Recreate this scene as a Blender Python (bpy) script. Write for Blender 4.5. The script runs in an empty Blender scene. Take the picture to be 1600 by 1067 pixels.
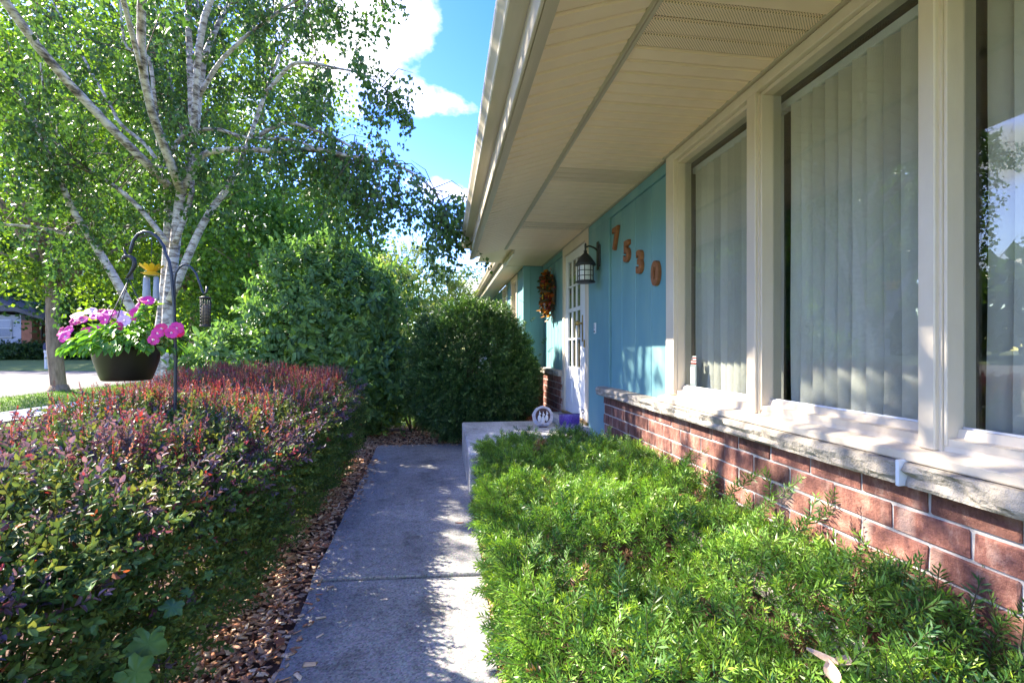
import bpy, bmesh, math, random
import numpy as np
from mathutils import Vector, Matrix, noise as mnoise

random.seed(7)
rng = np.random.default_rng(7)
sc = bpy.context.scene
COL = sc.collection
R = math.radians

# ------------------------------------------------------------------ camera
F = 755.0                      # focal length in photograph pixels (1600 wide)
VPX, VPY, CAMZ = 695.0, 545.5, 1.35
YAW = math.atan((800 - VPX) / F)
cam = bpy.data.cameras.new("camera")
cam.sensor_width = 36.0
cam.lens = 36.0 * F / 1600.0
cam.shift_y = (VPY - 533.5) / 1600.0
cam.clip_start = 0.05
cam.clip_end = 3000
camo = bpy.data.objects.new("camera", cam)
camo.location = (0, 0, CAMZ)
camo.rotation_euler = (math.pi / 2, 0, -YAW)
COL.objects.link(camo)
sc.camera = camo

# ------------------------------------------------------------------ world, sun, exposure
SUN_AZ, SUN_EL = 33.0, 38.0     # azimuth: degrees from -X (street side) towards +Y
S_DIR = Vector((-math.cos(R(SUN_AZ)) * math.cos(R(SUN_EL)), math.sin(R(SUN_AZ)) * math.cos(R(SUN_EL)), math.sin(R(SUN_EL))))
world = bpy.data.worlds.new("World")
sc.world = world
world.use_nodes = True
wn, wl = world.node_tree.nodes, world.node_tree.links
bg = wn["Background"]
sky = wn.new("ShaderNodeTexSky")
sky.sky_type = 'NISHITA'
sky.sun_disc = False
sky.sun_elevation = R(SUN_EL)
sky.sun_rotation = R(-(90 - SUN_AZ))
sky.air_density = 1.0
sky.dust_density = 0.3
sky.ozone_density = 2.0
tc = wn.new("ShaderNodeTexCoord")
sep = wn.new("ShaderNodeSeparateXYZ")
wl.new(tc.outputs["Generated"], sep.inputs[0])
# clouds: a flat layer high up, met by each direction
mz = wn.new("ShaderNodeMath"); mz.operation = 'MAXIMUM'; mz.inputs[1].default_value = 0.0
wl.new(sep.outputs[2], mz.inputs[0])
ad = wn.new("ShaderNodeMath"); ad.operation = 'ADD'; ad.inputs[1].default_value = 0.35
wl.new(mz.outputs[0], ad.inputs[0])
dv = wn.new("ShaderNodeVectorMath"); dv.operation = 'DIVIDE'
wl.new(tc.outputs["Generated"], dv.inputs[0])
cmb = wn.new("ShaderNodeCombineXYZ")
for i in range(3):
    wl.new(ad.outputs[0], cmb.inputs[i])
wl.new(cmb.outputs[0], dv.inputs[1])
mp = wn.new("ShaderNodeMapping")
CLOUD_OFF = (2.35, 0.55, 0.0)
mp.inputs["Location"].default_value = CLOUD_OFF
mp.inputs["Scale"].default_value = (1.0, 1.0, 0.9)
wl.new(dv.outputs[0], mp.inputs[0])
nz = wn.new("ShaderNodeTexNoise")
nz.inputs["Scale"].default_value = 2.3
nz.inputs["Detail"].default_value = 8
nz.inputs["Roughness"].default_value = 0.52
wl.new(mp.outputs[0], nz.inputs[0])
ramp = wn.new("ShaderNodeValToRGB")
ramp.color_ramp.elements[0].position = 0.56
ramp.color_ramp.elements[0].color = (0, 0, 0, 1)
ramp.color_ramp.elements[1].position = 0.65
ramp.color_ramp.elements[1].color = (1, 1, 1, 1)
wl.new(nz.outputs[0], ramp.inputs[0])
cr2 = wn.new("ShaderNodeValToRGB")
cr2.color_ramp.elements[0].position = 0.58
cr2.color_ramp.elements[0].color = (2.7, 2.7, 2.72, 1)
cr2.color_ramp.elements[1].position = 0.75
cr2.color_ramp.elements[1].color = (1.7, 1.8, 2.0, 1)
wl.new(nz.outputs[0], cr2.inputs[0])
hsv = wn.new("ShaderNodeHueSaturation")
hsv.inputs["Saturation"].default_value = 1.42
hsv.inputs["Hue"].default_value = 0.531
hsv.inputs["Value"].default_value = 0.6
wl.new(sky.outputs[0], hsv.inputs["Color"])
mixc = wn.new("ShaderNodeMix"); mixc.data_type = 'RGBA'
wl.new(ramp.outputs[0], mixc.inputs[0])
wl.new(hsv.outputs[0], mixc.inputs[6])
wl.new(cr2.outputs[0], mixc.inputs[7])
wl.new(mixc.outputs[2], bg.inputs[0])
bg.inputs[1].default_value = 0.15

sun = bpy.data.lights.new("sun", 'SUN')
sun.energy = 2.7
sun.angle = R(0.55)
sun.color = (1.0, 0.91, 0.76)
suno = bpy.data.objects.new("sun", sun)
suno.rotation_euler = S_DIR.to_track_quat('Z', 'Y').to_euler()
suno.location = S_DIR * 30
COL.objects.link(suno)

vs = sc.view_settings
vs.view_transform = 'Standard'
vs.look = 'None'
vs.exposure = 3.15
vs.gamma = 1.0
vs.use_curve_mapping = False
sc.render.engine = 'CYCLES'
sc.cycles.max_bounces = 10
sc.cycles.diffuse_bounces = 5
sc.cycles.transparent_max_bounces = 24
sc.cycles.use_denoising = True

# ------------------------------------------------------------------ helpers
SP, CP = math.sin(YAW), math.cos(YAW)
def ray(u, v):
    r = (u - 800) / F
    return Vector((SP + CP * r, CP - SP * r, (VPY - v) / F))
def P(u, v, x=None, y=None, z=None, t=None):
    d = ray(u, v)
    if x is not None: t = x / d.x
    elif y is not None: t = y / d.y
    elif z is not None: t = (z - CAMZ) / d.z
    return Vector((d.x * t, d.y * t, CAMZ + d.z * t))

ORG = {}
def tag(o, label=None, cat=None, group=None, kind=None):
    if label: o["label"] = label
    if cat: o["category"] = cat
    if group: o["group"] = group
    if kind: o["kind"] = kind
    return o
def empty(name, loc, label=None, cat=None, group=None):
    o = bpy.data.objects.new(name, None)
    o.empty_display_size = 0.1
    o.location = loc
    COL.objects.link(o)
    ORG[o] = Vector(loc)
    return tag(o, label, cat, group)
def link(name, me, mat, parent=None):
    o = bpy.data.objects.new(name, me)
    COL.objects.link(o)
    if mat is not None and not me.materials:
        me.materials.append(mat)
    if parent is not None:
        o.parent = parent
    return o

class MB:
    """Collects shapes in world coordinates; build() links them as one mesh."""
    def __init__(self): self.v, self.f, self.sm = [], [], []
    def add(self, vs, fs, smooth=False):
        n = len(self.v)
        self.v += [tuple(p) for p in vs]
        for f in fs:
            self.f.append([i + n for i in f]); self.sm.append(smooth)
        return self
    def box(self, a, b, c=0.0):
        """Box between corners a and b with chamfer c."""
        x0, x1 = sorted((a[0], b[0])); y0, y1 = sorted((a[1], b[1])); z0, z1 = sorted((a[2], b[2]))
        if c <= 0:
            vs = [(x, y, z) for x in (x0, x1) for y in (y0, y1) for z in (z0, z1)]
            return self.add(vs, [(0,1,3,2),(4,6,7,5),(0,4,5,1),(2,3,7,6),(0,2,6,4),(1,5,7,3)])
        c = min(c, (x1-x0)*.45, (y1-y0)*.45, (z1-z0)*.45)
        vs, idx = [], {}
        for ix, x in enumerate((x0, x1)):
            for iy, y in enumerate((y0, y1)):
                for iz, z in enumerate((z0, z1)):
                    sx, sy, sz = (c if ix == 0 else -c), (c if iy == 0 else -c), (c if iz == 0 else -c)
                    for ax, p in (("x", (x, y+sy, z+sz)), ("y", (x+sx, y, z+sz)), ("z", (x+sx, y+sy, z))):
                        idx[(ix, iy, iz, ax)] = len(vs); vs.append(p)
        g = lambda *k: idx[k]
        fs = []
        for i in (0, 1):
            q = [g(i,0,0,"x"), g(i,1,0,"x"), g(i,1,1,"x"), g(i,0,1,"x")]; fs.append(q if i else q[::-1])
            q = [g(0,i,0,"y"), g(1,i,0,"y"), g(1,i,1,"y"), g(0,i,1,"y")]; fs.append(q[::-1] if i else q)
            q = [g(0,0,i,"z"), g(1,0,i,"z"), g(1,1,i,"z"), g(0,1,i,"z")]; fs.append(q if i else q[::-1])
        for i in (0, 1):
            for j in (0, 1):
                q = [g(0,i,j,"y"), g(1,i,j,"y"), g(1,i,j,"z"), g(0,i,j,"z")]; fs.append(q if (i == j) else q[::-1])
                q = [g(i,0,j,"z"), g(i,1,j,"z"), g(i,1,j,"x"), g(i,0,j,"x")]; fs.append(q if (i == j) else q[::-1])
                q = [g(i,j,0,"x"), g(i,j,1,"x"), g(i,j,1,"y"), g(i,j,0,"y")]; fs.append(q if (i == j) else q[::-1])
                for k in (0, 1):
                    q = [g(i,j,k,"x"), g(i,j,k,"y"), g(i,j,k,"z")]; fs.append(q if (i+j+k) % 2 else q[::-1])
        return self.add(vs, fs)
    def prism(self, prof, axis, a, b):
        """Extrude a closed profile (pairs of the two other axes, in xyz order) along axis from a to b."""
        n = len(prof)
        def pt(p, w):
            l = [p[0], p[1]]; l.insert(axis, w); return tuple(l)
        vs = [pt(p, a) for p in prof] + [pt(p, b) for p in prof]
        fs = [(i, (i+1) % n, n + (i+1) % n, n + i) for i in range(n)] + [tuple(range(n))[::-1], tuple(range(n, 2*n))]
        return self.add(vs, fs)
    def tube(self, pts, rad, n=8, cap=True, smooth=True):
        pts = [Vector(p) for p in pts]
        if not hasattr(rad, "__len__"): rad = [rad] * len(pts)
        vs, fs = [], []
        up = None
        for i, p in enumerate(pts):
            d = (pts[min(i+1, len(pts)-1)] - pts[max(i-1, 0)]).normalized()
            if up is None:
                up = Vector((0, 0, 1)) if abs(d.z) < .9 else Vector((1, 0, 0))
            s = d.cross(up)
            if s.length < 1e-4: s = d.cross(Vector((0, 1, 0)))
            s.normalize(); w = s.cross(d).normalized(); up = w
            for k in range(n):
                a = 2 * math.pi * k / n
                vs.append(p + (s * math.cos(a) + w * math.sin(a)) * rad[i])
        for i in range(len(pts) - 1):
            for k in range(n):
                fs.append((i*n+k, i*n+(k+1) % n, (i+1)*n+(k+1) % n, (i+1)*n+k))
        if cap:
            fs.append(tuple(range(n))[::-1]); fs.append(tuple(range((len(pts)-1)*n, len(pts)*n)))
        return self.add(vs, fs, smooth)
    def lathe(self, prof, c, n=24, smooth=True):
        """prof: (radius, z) list around a vertical axis at c."""
        vs, fs = [], []
        for r, z in prof:
            for k in range(n):
                a = 2 * math.pi * k / n
                vs.append((c[0] + r * math.cos(a), c[1] + r * math.sin(a), c[2] + z))
        for i in range(len(prof) - 1):
            for k in range(n):
                fs.append((i*n+k, i*n+(k+1) % n, (i+1)*n+(k+1) % n, (i+1)*n+k))
        fs.append(tuple(range(n))[::-1]); fs.append(tuple(range((len(prof)-1)*n, len(prof)*n)))
        return self.add(vs, fs, smooth)
    def ball(self, c, rx, ry=None, rz=None, n=10, m=7):
        ry = ry or rx; rz = rz or rx
        prof = [(math.sin(math.pi * i / m), -math.cos(math.pi * i / m)) for i in range(m + 1)]
        vs, fs = [], []
        for r, z in prof:
            for k in range(n):
                a = 2 * math.pi * k / n
                vs.append((c[0] + rx * max(r, .01) * math.cos(a), c[1] + ry * max(r, .01) * math.sin(a), c[2] + rz * z))
        for i in range(m):
            for k in range(n):
                fs.append((i*n+k, i*n+(k+1) % n, (i+1)*n+(k+1) % n, (i+1)*n+k))
        return self.add(vs, fs, True)
    def mesh(self, name, origin=(0, 0, 0)):
        me = bpy.data.meshes.new(name)
        o = Vector(origin)
        me.from_pydata([(p[0]-o.x, p[1]-o.y, p[2]-o.z) for p in self.v], [], self.f)
        me.polygons.foreach_set("use_smooth", self.sm)
        me.update()
        return me
    def build(self, name, mat, parent=None):
        org = ORG[parent] if parent is not None else Vector((0, 0, 0))
        o = link(name, self.mesh(name, org), mat, parent)
        ORG[o] = org
        return o

def thing_mesh(mb, name, mat, loc, label, cat, group=None, kind=None):
    """A thing that is one mesh, its origin at its base."""
    o = link(name, mb.mesh(name, loc), mat)
    o.location = loc
    ORG[o] = Vector(loc)
    return tag(o, label, cat, group, kind)
def structure(mb, name, mat):
    o = link(name, mb.mesh(name), mat); o["kind"] = "structure"; ORG[o] = Vector((0, 0, 0))
    return o

# ------------------------------------------------------------------ materials
def newmat(name):
    m = bpy.data.materials.new(name); m.use_nodes = True
    n, l = m.node_tree.nodes, m.node_tree.links
    return m, n, l, n["Principled BSDF"]
def setramp(r, stops):
    e = r.color_ramp.elements
    while len(e) > 1: e.remove(e[-1])
    e[0].position = stops[0][0]; e[0].color = (*stops[0][1], 1)
    for p, c in stops[1:]:
        k = e.new(p); k.color = (*c, 1)
def noise_node(n, l, scale, detail=5, rough=.55, vec=None, stretch=None):
    t = n.new("ShaderNodeTexNoise")
    t.inputs["Scale"].default_value = scale; t.inputs["Detail"].default_value = detail; t.inputs["Roughness"].default_value = rough
    if vec is None:
        c = n.new("ShaderNodeTexCoord"); vec = c.outputs["Object"]
    if stretch:
        mpn = n.new("ShaderNodeMapping"); mpn.inputs["Scale"].default_value = stretch
        l.new(vec, mpn.inputs[0]); vec = mpn.outputs[0]
    l.new(vec, t.inputs["Vector"])
    return t
def bump(n, l, b, h, strength=.3, dist=.01):
    k = n.new("ShaderNodeBump"); k.inputs["Strength"].default_value = strength; k.inputs["Distance"].default_value = dist
    l.new(h, k.inputs["Height"]); l.new(k.outputs[0], b.inputs["Normal"])
    return k
def surf(name, c0, c1, scale=6, rough=.6, bs=.15, bscale=60, stretch=None, metallic=0, spec=.5, rand=0.0, dist=.004, mid=None):
    """Two-colour mottled surface with fine relief; rand: brightness spread between objects."""
    m, n, l, b = newmat(name)
    t = noise_node(n, l, scale, 6, .6, stretch=stretch)
    r = n.new("ShaderNodeValToRGB")
    setramp(r, [(.32, c0), (.68, c1)] if mid is None else [(.3, c0), (.5, mid), (.7, c1)])
    l.new(t.outputs[0], r.inputs[0])
    out = r.outputs[0]
    if rand:
        oi = n.new("ShaderNodeObjectInfo"); h = n.new("ShaderNodeHueSaturation")
        mr = n.new("ShaderNodeMapRange"); mr.inputs[3].default_value = 1 - rand; mr.inputs[4].default_value = 1 + rand
        l.new(oi.outputs["Random"], mr.inputs[0]); l.new(mr.outputs[0], h.inputs["Value"]); l.new(out, h.inputs["Color"]); out = h.outputs[0]
    l.new(out, b.inputs["Base Color"])
    b.inputs["Roughness"].default_value = rough; b.inputs["Metallic"].default_value = metallic
    b.inputs["Specular IOR Level"].default_value = spec
    if bs:
        t2 = noise_node(n, l, bscale, 4, .6, stretch=stretch)
        bump(n, l, b, t2.outputs[0], bs, dist)
    return m
def leafmat(name, trans=.35, rough=.45, spec=.4, gain=(1.15, 1.25, .55)):
    m, n, l, b = newmat(name)
    a = n.new("ShaderNodeAttribute"); a.attribute_name = "col"
    l.new(a.outputs["Color"], b.inputs["Base Color"])
    b.inputs["Roughness"].default_value = rough; b.inputs["Specular IOR Level"].default_value = spec
    tr = n.new("ShaderNodeBsdfTranslucent")
    mu = n.new("ShaderNodeMix"); mu.data_type = 'RGBA'; mu.blend_type = 'MULTIPLY'; mu.inputs[0].default_value = 1
    l.new(a.outputs["Color"], mu.inputs[6]); mu.inputs[7].default_value = (*gain, 1)
    l.new(mu.outputs[2], tr.inputs["Color"])
    mx = n.new("ShaderNodeMixShader"); mx.inputs[0].default_value = trans
    l.new(b.outputs[0], mx.inputs[1]); l.new(tr.outputs[0], mx.inputs[2])
    l.new(mx.outputs[0], n["Material Output"].inputs[0])
    return m

M = {}
M["leaf"] = leafmat("leaf")
M["leaf_thin"] = leafmat("leaf_thin", .5, .5, .3, (1.5, 1.5, .45))
M["needle"] = leafmat("needle", .25, .4, .4)
M["barberry"] = leafmat("barberry", .3, .5, .35, (1.4, .9, .6))
M["petal"] = leafmat("petal", .35, .5, .2, (1.2, 1, 1))
M["bark"] = surf("bark", (.13, .095, .06), (.33, .25, .17), 9, .9, .8, 30, (1, 1, .25), dist=.02)
M["twig"] = surf("twig", (.05, .03, .02), (.14, .09, .06), 20, .85, .4, 60)
M["tan_frame"] = surf("painted_window_wood", (.60, .50, .385), (.71, .62, .49), 4, .5, .25, 120, (1, 1, .3), dist=.002)
M["white_door"] = surf("white_door_paint", (.70, .71, .74), (.78, .79, .82), 3, .4, .05, 90, dist=.002)
M["caulk"] = surf("white_caulk", (.72, .74, .8), (.8, .82, .86), 20, .5, .2, 80)
M["alu"] = surf("almond_aluminium", (.40, .335, .245), (.50, .425, .315), 2.5, .42, .04, 60, (3, .4, 3), dist=.002, spec=.5)
M["gutter"] = surf("gutter_enamel", (.42, .36, .27), (.56, .50, .40), 2.0, .3, .03, 40, (3, .3, 3), dist=.002, spec=.6)
M["mortar"] = surf("mortar", (.34, .31, .285), (.50, .465, .43), 22, .95, .6, 160, dist=.004)
M["stone"] = surf("limestone", (.25, .22, .18), (.45, .40, .335), 11, .85, .9, 38, dist=.02)
M["black_metal"] = surf("black_metal", (.012, .012, .014), (.035, .034, .036), 15, .5, .2, 120, dist=.002)
M["blue_black"] = surf("hook_enamel", (.015, .02, .03), (.04, .05, .07), 12, .38, .1, 80, dist=.002)
M["brass"] = surf("old_brass", (.35, .22, .06), (.55, .38, .13), 20, .35, .1, 100, metallic=1)
M["rust_wood"] = surf("carved_brown_wood", (.19, .065, .025), (.34, .135, .05), 22, .65, .5, 40, (1, 1, .35), dist=.006)
M["pot"] = surf("black_plastic", (.008, .0065, .006), (.013, .010, .009), 4, .38, .05, 60, dist=.002)
M["soil"] = surf("soil", (.03, .018, .01), (.09, .055, .035), 12, .95, .8, 60, dist=.02)
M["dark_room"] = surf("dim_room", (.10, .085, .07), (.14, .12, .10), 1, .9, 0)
M["shingle"] = surf("roof_shingle", (.10, .095, .09), (.18, .17, .16), 14, .95, .7, 60, dist=.01)
M["lamp_glass"] = surf("frosted_lamp_glass", (.55, .56, .55), (.68, .69, .68), 25, .35, .2, 40)
M["hinge"] = surf("bronze_trim", (.05, .035, .025), (.1, .07, .05), 8, .5, .05, 60)
M["white_plastic"] = surf("white_plastic", (.72, .72, .72), (.8, .8, .8), 10, .4, 0)
M["grey_plastic"] = surf("grey_plastic", (.25, .27, .3), (.35, .37, .4), 10, .4, 0)

# teal painted vertical boards with faint grain and green algae
def teal():
    m, n, l, b = newmat("teal_paint")
    t = noise_node(n, l, 3.0, 5, .55, stretch=(1, 1, .35))
    r = n.new("ShaderNodeValToRGB"); setramp(r, [(.25, (.12, .27, .305)), (.5, (.15, .325, .36)), (.75, (.20, .375, .375))])
    l.new(t.outputs[0], r.inputs[0])
    oi = n.new("ShaderNodeObjectInfo"); h = n.new("ShaderNodeHueSaturation")
    mr = n.new("ShaderNodeMapRange"); mr.inputs[3].default_value = .93; mr.inputs[4].default_value = 1.07
    l.new(oi.outputs["Random"], mr.inputs[0]); l.new(mr.outputs[0], h.inputs["Value"]); l.new(r.outputs[0], h.inputs["Color"])
    l.new(h.outputs[0], b.inputs["Base Color"])
    b.inputs["Roughness"].default_value = .55
    t2 = noise_node(n, l, 40, 4, .6, stretch=(1, 1, .06))
    bump(n, l, b, t2.outputs[0], .25, .003)
    return m
M["teal"] = teal()

def brick_mat():
    m, n, l, b = newmat("brick_face")
    oi = n.new("ShaderNodeObjectInfo"); c = n.new("ShaderNodeTexCoord")
    off = n.new("ShaderNodeVectorMath"); off.operation = 'ADD'
    mu = n.new("ShaderNodeVectorMath"); mu.operation = 'SCALE'; mu.inputs["Scale"].default_value = 40
    cx = n.new("ShaderNodeCombineXYZ")
    for i in range(3): l.new(oi.outputs["Random"], cx.inputs[i])
    l.new(cx.outputs[0], mu.inputs[0]); l.new(c.outputs["Object"], off.inputs[0]); l.new(mu.outputs[0], off.inputs[1])
    t = noise_node(n, l, 13, 8, .72, vec=off.outputs[0], stretch=(1, 1, .5))
    r = n.new("ShaderNodeValToRGB")
    setramp(r, [(.28, (.055, .024, .024)), (.40, (.165, .062, .048)), (.54, (.295, .12, .085)), (.68, (.47, .27, .20))])
    l.new(t.outputs[0], r.inputs[0])
    t3 = noise_node(n, l, 5, 2, .5, vec=off.outputs[0], stretch=(1, 1.6, .05))
    r3 = n.new("ShaderNodeValToRGB"); setramp(r3, [(.60, (0, 0, 0)), (.72, (.55, .55, .55))])
    l.new(t3.outputs[0], r3.inputs[0])
    mx = n.new("ShaderNodeMix"); mx.data_type = 'RGBA'; l.new(r3.outputs[0], mx.inputs[0]); l.new(r.outputs[0], mx.inputs[6]); mx.inputs[7].default_value = (.56, .40, .32, 1)
    h = n.new("ShaderNodeHueSaturation")
    mr = n.new("ShaderNodeMapRange"); mr.inputs[3].default_value = .5; mr.inputs[4].default_value = 1.12
    l.new(oi.outputs["Random"], mr.inputs[0]); l.new(mr.outputs[0], h.inputs["Value"]); l.new(mx.outputs[2], h.inputs["Color"])
    l.new(h.outputs[0], b.inputs["Base Color"]); b.inputs["Roughness"].default_value = .85
    t2 = noise_node(n, l, 26, 7, .7, vec=off.outputs[0])
    bump(n, l, b, t2.outputs[0], 1.0, .014)
    return m
M["brick"] = brick_mat()

def soffit_mat(vent):
    m, n, l, b = newmat("soffit_vented" if vent else "soffit")
    t = noise_node(n, l, 1.6, 4, .55)
    r = n.new("ShaderNodeValToRGB"); setramp(r, [(.3, (.72, .55, .39)), (.5, (.82, .64, .465)), (.7, (.85, .67, .49))])
    l.new(t.outputs[0], r.inputs[0]); out = r.outputs[0]
    b.inputs["Roughness"].default_value = .5
    if vent:
        c = n.new("ShaderNodeTexCoord"); mpn = n.new("ShaderNodeMapping"); mpn.inputs["Scale"].default_value = (105, 105, 105); mpn.inputs["Rotation"].default_value = (0, 0, R(45))
        l.new(c.outputs["Object"], mpn.inputs[0])
        v = n.new("ShaderNodeTexVoronoi"); v.inputs["Randomness"].default_value = 0; v.inputs["Scale"].default_value = 1; v.voronoi_dimensions = '2D'
        l.new(mpn.outputs[0], v.inputs["Vector"])
        r2 = n.new("ShaderNodeValToRGB"); setramp(r2, [(.22, (1, 1, 1)), (.30, (0, 0, 0))]); l.new(v.outputs["Distance"], r2.inputs[0])
        mx = n.new("ShaderNodeMix"); mx.data_type = 'RGBA'; l.new(r2.outputs[0], mx.inputs[0]); l.new(out, mx.inputs[6]); mx.inputs[7].default_value = (.12, .09, .06, 1)
        out = mx.outputs[2]
    l.new(out, b.inputs["Base Color"])
    return m
M["soffit"] = soffit_mat(False); M["soffit_vent"] = soffit_mat(True)

def glass_mat(name, ior=1.62, wav=.02):
    m, n, l, b = newmat(name)
    n.remove(b)
    fr = n.new("ShaderNodeFresnel")
    ge = n.new("ShaderNodeNewGeometry"); mr = n.new("ShaderNodeMapRange"); mr.inputs[3].default_value = ior; mr.inputs[4].default_value = 1 / ior
    l.new(ge.outputs["Backfacing"], mr.inputs[0]); l.new(mr.outputs[0], fr.inputs["IOR"])
    tr = n.new("ShaderNodeBsdfTransparent"); tr.inputs["Color"].default_value = (.90, .93, .92, 1)
    gl = n.new("ShaderNodeBsdfGlossy"); gl.inputs["Roughness"].default_value = .0
    t = noise_node(n, l, 1.3, 2, .5)
    bp = n.new("ShaderNodeBump"); bp.inputs["Strength"].default_value = wav; bp.inputs["Distance"].default_value = .05
    l.new(t.outputs[0], bp.inputs["Height"]); l.new(bp.outputs[0], gl.inputs["Normal"])
    mx = n.new("ShaderNodeMixShader"); l.new(fr.outputs[0], mx.inputs[0]); l.new(tr.outputs[0], mx.inputs[1]); l.new(gl.outputs[0], mx.inputs[2])
    l.new(mx.outputs[0], n["Material Output"].inputs[0])
    return m
M["glass"] = glass_mat("window_glass")

def fabric_mat():
    m, n, l, b = newmat("blind_fabric")
    t = noise_node(n, l, 5, 5, .6, stretch=(1, 1, .25))
    r = n.new("ShaderNodeValToRGB"); setramp(r, [(.3, (.68, .62, .54)), (.7, (.82, .76, .67))]); l.new(t.outputs[0], r.inputs[0])
    oi = n.new("ShaderNodeObjectInfo"); h = n.new("ShaderNodeHueSaturation"); mr = n.new("ShaderNodeMapRange"); mr.inputs[3].default_value = .74; mr.inputs[4].default_value = 1.05  # tone spread between slats stands in for shading in their folds
    l.new(oi.outputs["Random"], mr.inputs[0]); l.new(mr.outputs[0], h.inputs["Value"]); l.new(r.outputs[0], h.inputs["Color"]); r = h
    l.new(r.outputs[0], b.inputs["Base Color"]); b.inputs["Roughness"].default_value = .8
    t2 = noise_node(n, l, 9, 3, .5, stretch=(1, 1, .7)); bump(n, l, b, t2.outputs[0], .5, .012)
    tr = n.new("ShaderNodeBsdfTranslucent"); l.new(r.outputs[0], tr.inputs[0])
    mx = n.new("ShaderNodeMixShader"); mx.inputs[0].default_value = .1
    l.new(b.outputs[0], mx.inputs[1]); l.new(tr.outputs[0], mx.inputs[2]); l.new(mx.outputs[0], n["Material Output"].inputs[0])
    return m
M["fabric"] = fabric_mat()

def concrete_mat(name="concrete", k=1.0):
    m, n, l, b = newmat(name)
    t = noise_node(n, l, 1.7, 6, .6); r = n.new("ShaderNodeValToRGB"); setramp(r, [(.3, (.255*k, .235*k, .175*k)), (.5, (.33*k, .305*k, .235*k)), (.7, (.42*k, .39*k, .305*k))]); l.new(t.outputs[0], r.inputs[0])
    v = n.new("ShaderNodeTexVoronoi"); v.inputs["Scale"].default_value = 120
    c = n.new("ShaderNodeTexCoord"); l.new(c.outputs["Object"], v.inputs["Vector"])
    mx = n.new("ShaderNodeMix"); mx.data_type = 'RGBA'; mx.blend_type = 'OVERLAY'; mx.inputs[0].default_value = .6
    l.new(r.outputs[0], mx.inputs[6]); l.new(v.outputs["Color"], mx.inputs[7])
    hs = n.new("ShaderNodeHueSaturation"); hs.inputs["Saturation"].default_value = .25; l.new(mx.outputs[2], hs.inputs["Color"])
    w = noise_node(n, l, 14, 4, .7); r2 = n.new("ShaderNodeValToRGB"); setramp(r2, [(.34, (.72, .72, .71)), (.5, (1, 1, 1))]); l.new(w.outputs[0], r2.inputs[0])
    m2 = n.new("ShaderNodeMix"); m2.data_type = 'RGBA'; m2.blend_type = 'MULTIPLY'; m2.inputs[0].default_value = .8
    l.new(hs.outputs[0], m2.inputs[6]); l.new(r2.outputs[0], m2.inputs[7])
    st = noise_node(n, l, 3.3, 7, .75); r4 = n.new("ShaderNodeValToRGB"); setramp(r4, [(.36, (.58, .56, .52)), (.47, (1, 1, 1)), (.62, (1, 1, 1)), (.70, (1.12, 1.08, 1.0))]); l.new(st.outputs[0], r4.inputs[0])
    m3 = n.new("ShaderNodeMix"); m3.data_type = 'RGBA'; m3.blend_type = 'MULTIPLY'; m3.inputs[0].default_value = .8
    l.new(m2.outputs[2], m3.inputs[6]); l.new(r4.outputs[0], m3.inputs[7])
    l.new(m3.outputs[2], b.inputs["Base Color"]); b.inputs["Roughness"].default_value = .9
    t2 = noise_node(n, l, 130, 5, .7); bump(n, l, b, t2.outputs[0], .6, .006)
    return m
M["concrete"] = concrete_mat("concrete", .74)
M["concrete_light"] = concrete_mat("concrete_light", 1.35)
def ground_mat(name, stops, scale=4, bs=.5, bscale=80):
    m, n, l, b = newmat(name)
    t = noise_node(n, l, scale, 8, .65); r = n.new("ShaderNodeValToRGB"); setramp(r, stops); l.new(t.outputs[0], r.inputs[0])
    l.new(r.outputs[0], b.inputs["Base Color"]); b.inputs["Roughness"].default_value = .95
    t2 = noise_node(n, l, bscale, 5, .7); bump(n, l, b, t2.outputs[0], bs, .02)
    return m
M["lawn"] = ground_mat("lawn_turf", [(.3, (.085, .13, .025)), (.5, (.125, .18, .04)), (.7, (.17, .235, .06))], 2.2)
M["mulch"] = ground_mat("mulch_bed", [(.3, (.035, .017, .01)), (.5, (.10, .05, .028)), (.7, (.20, .12, .07))], 14, .8, 40)
M["asphalt"] = ground_mat("asphalt", [(.3, (.115, .105, .105)), (.7, (.155, .145, .14))], .8, .3, 120)

# ------------------------------------------------------------------ foliage engine
def unit(a):
    return a / np.maximum(np.linalg.norm(a, axis=-1, keepdims=True), 1e-9)
def frames(ydir, up=None):
    """Rotation matrices whose columns are (side, forward=ydir, normal)."""
    y = unit(ydir)
    if up is None: up = rng.normal(size=y.shape)
    x = unit(np.cross(y, up)); z = np.cross(x, y)
    return np.stack([x, y, z], axis=-1)
class Tmpl:
    def __init__(self, v, q, w):
        self.v = np.array(v, float); self.q = np.array(q, int); self.w = np.array(w, float)
def leaf_shape(L, W, fold=.25, droop=.15):
    """Folded leaf, six points, two quads; runs along +Y."""
    v = [(0, 0, 0), (W*.5, L*.35, W*fold), (W*.38, L*.72, W*fold*.6 - L*droop*.4), (0, L, -L*droop), (-W*.38, L*.72, W*fold*.6 - L*droop*.4), (-W*.5, L*.35, W*fold)]
    return v, [(0, 1, 2, 3), (0, 3, 4, 5)]
def diamond(L, W, fold=.2):
    return [(0, 0, 0), (W*.5, L*.42, W*fold), (0, L, -L*.12), (-W*.5, L*.42, W*fold)], [(0, 1, 2, 3)]
def stick(a, b, r):
    a, b = Vector(a), Vector(b); d = (b - a).normalized(); s = d.cross(Vector((.3, .2, 1))).normalized() * r; w = d.cross(s).normalized() * r
    vs = [a + s, a - s*.5 + w*.86, a - s*.5 - w*.86, b + s*.6, b - s*.3 + w*.5, b - s*.3 - w*.5]
    return [tuple(p) for p in vs], [(0, 1, 4, 3), (1, 2, 5, 4), (2, 0, 3, 5)]
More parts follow.
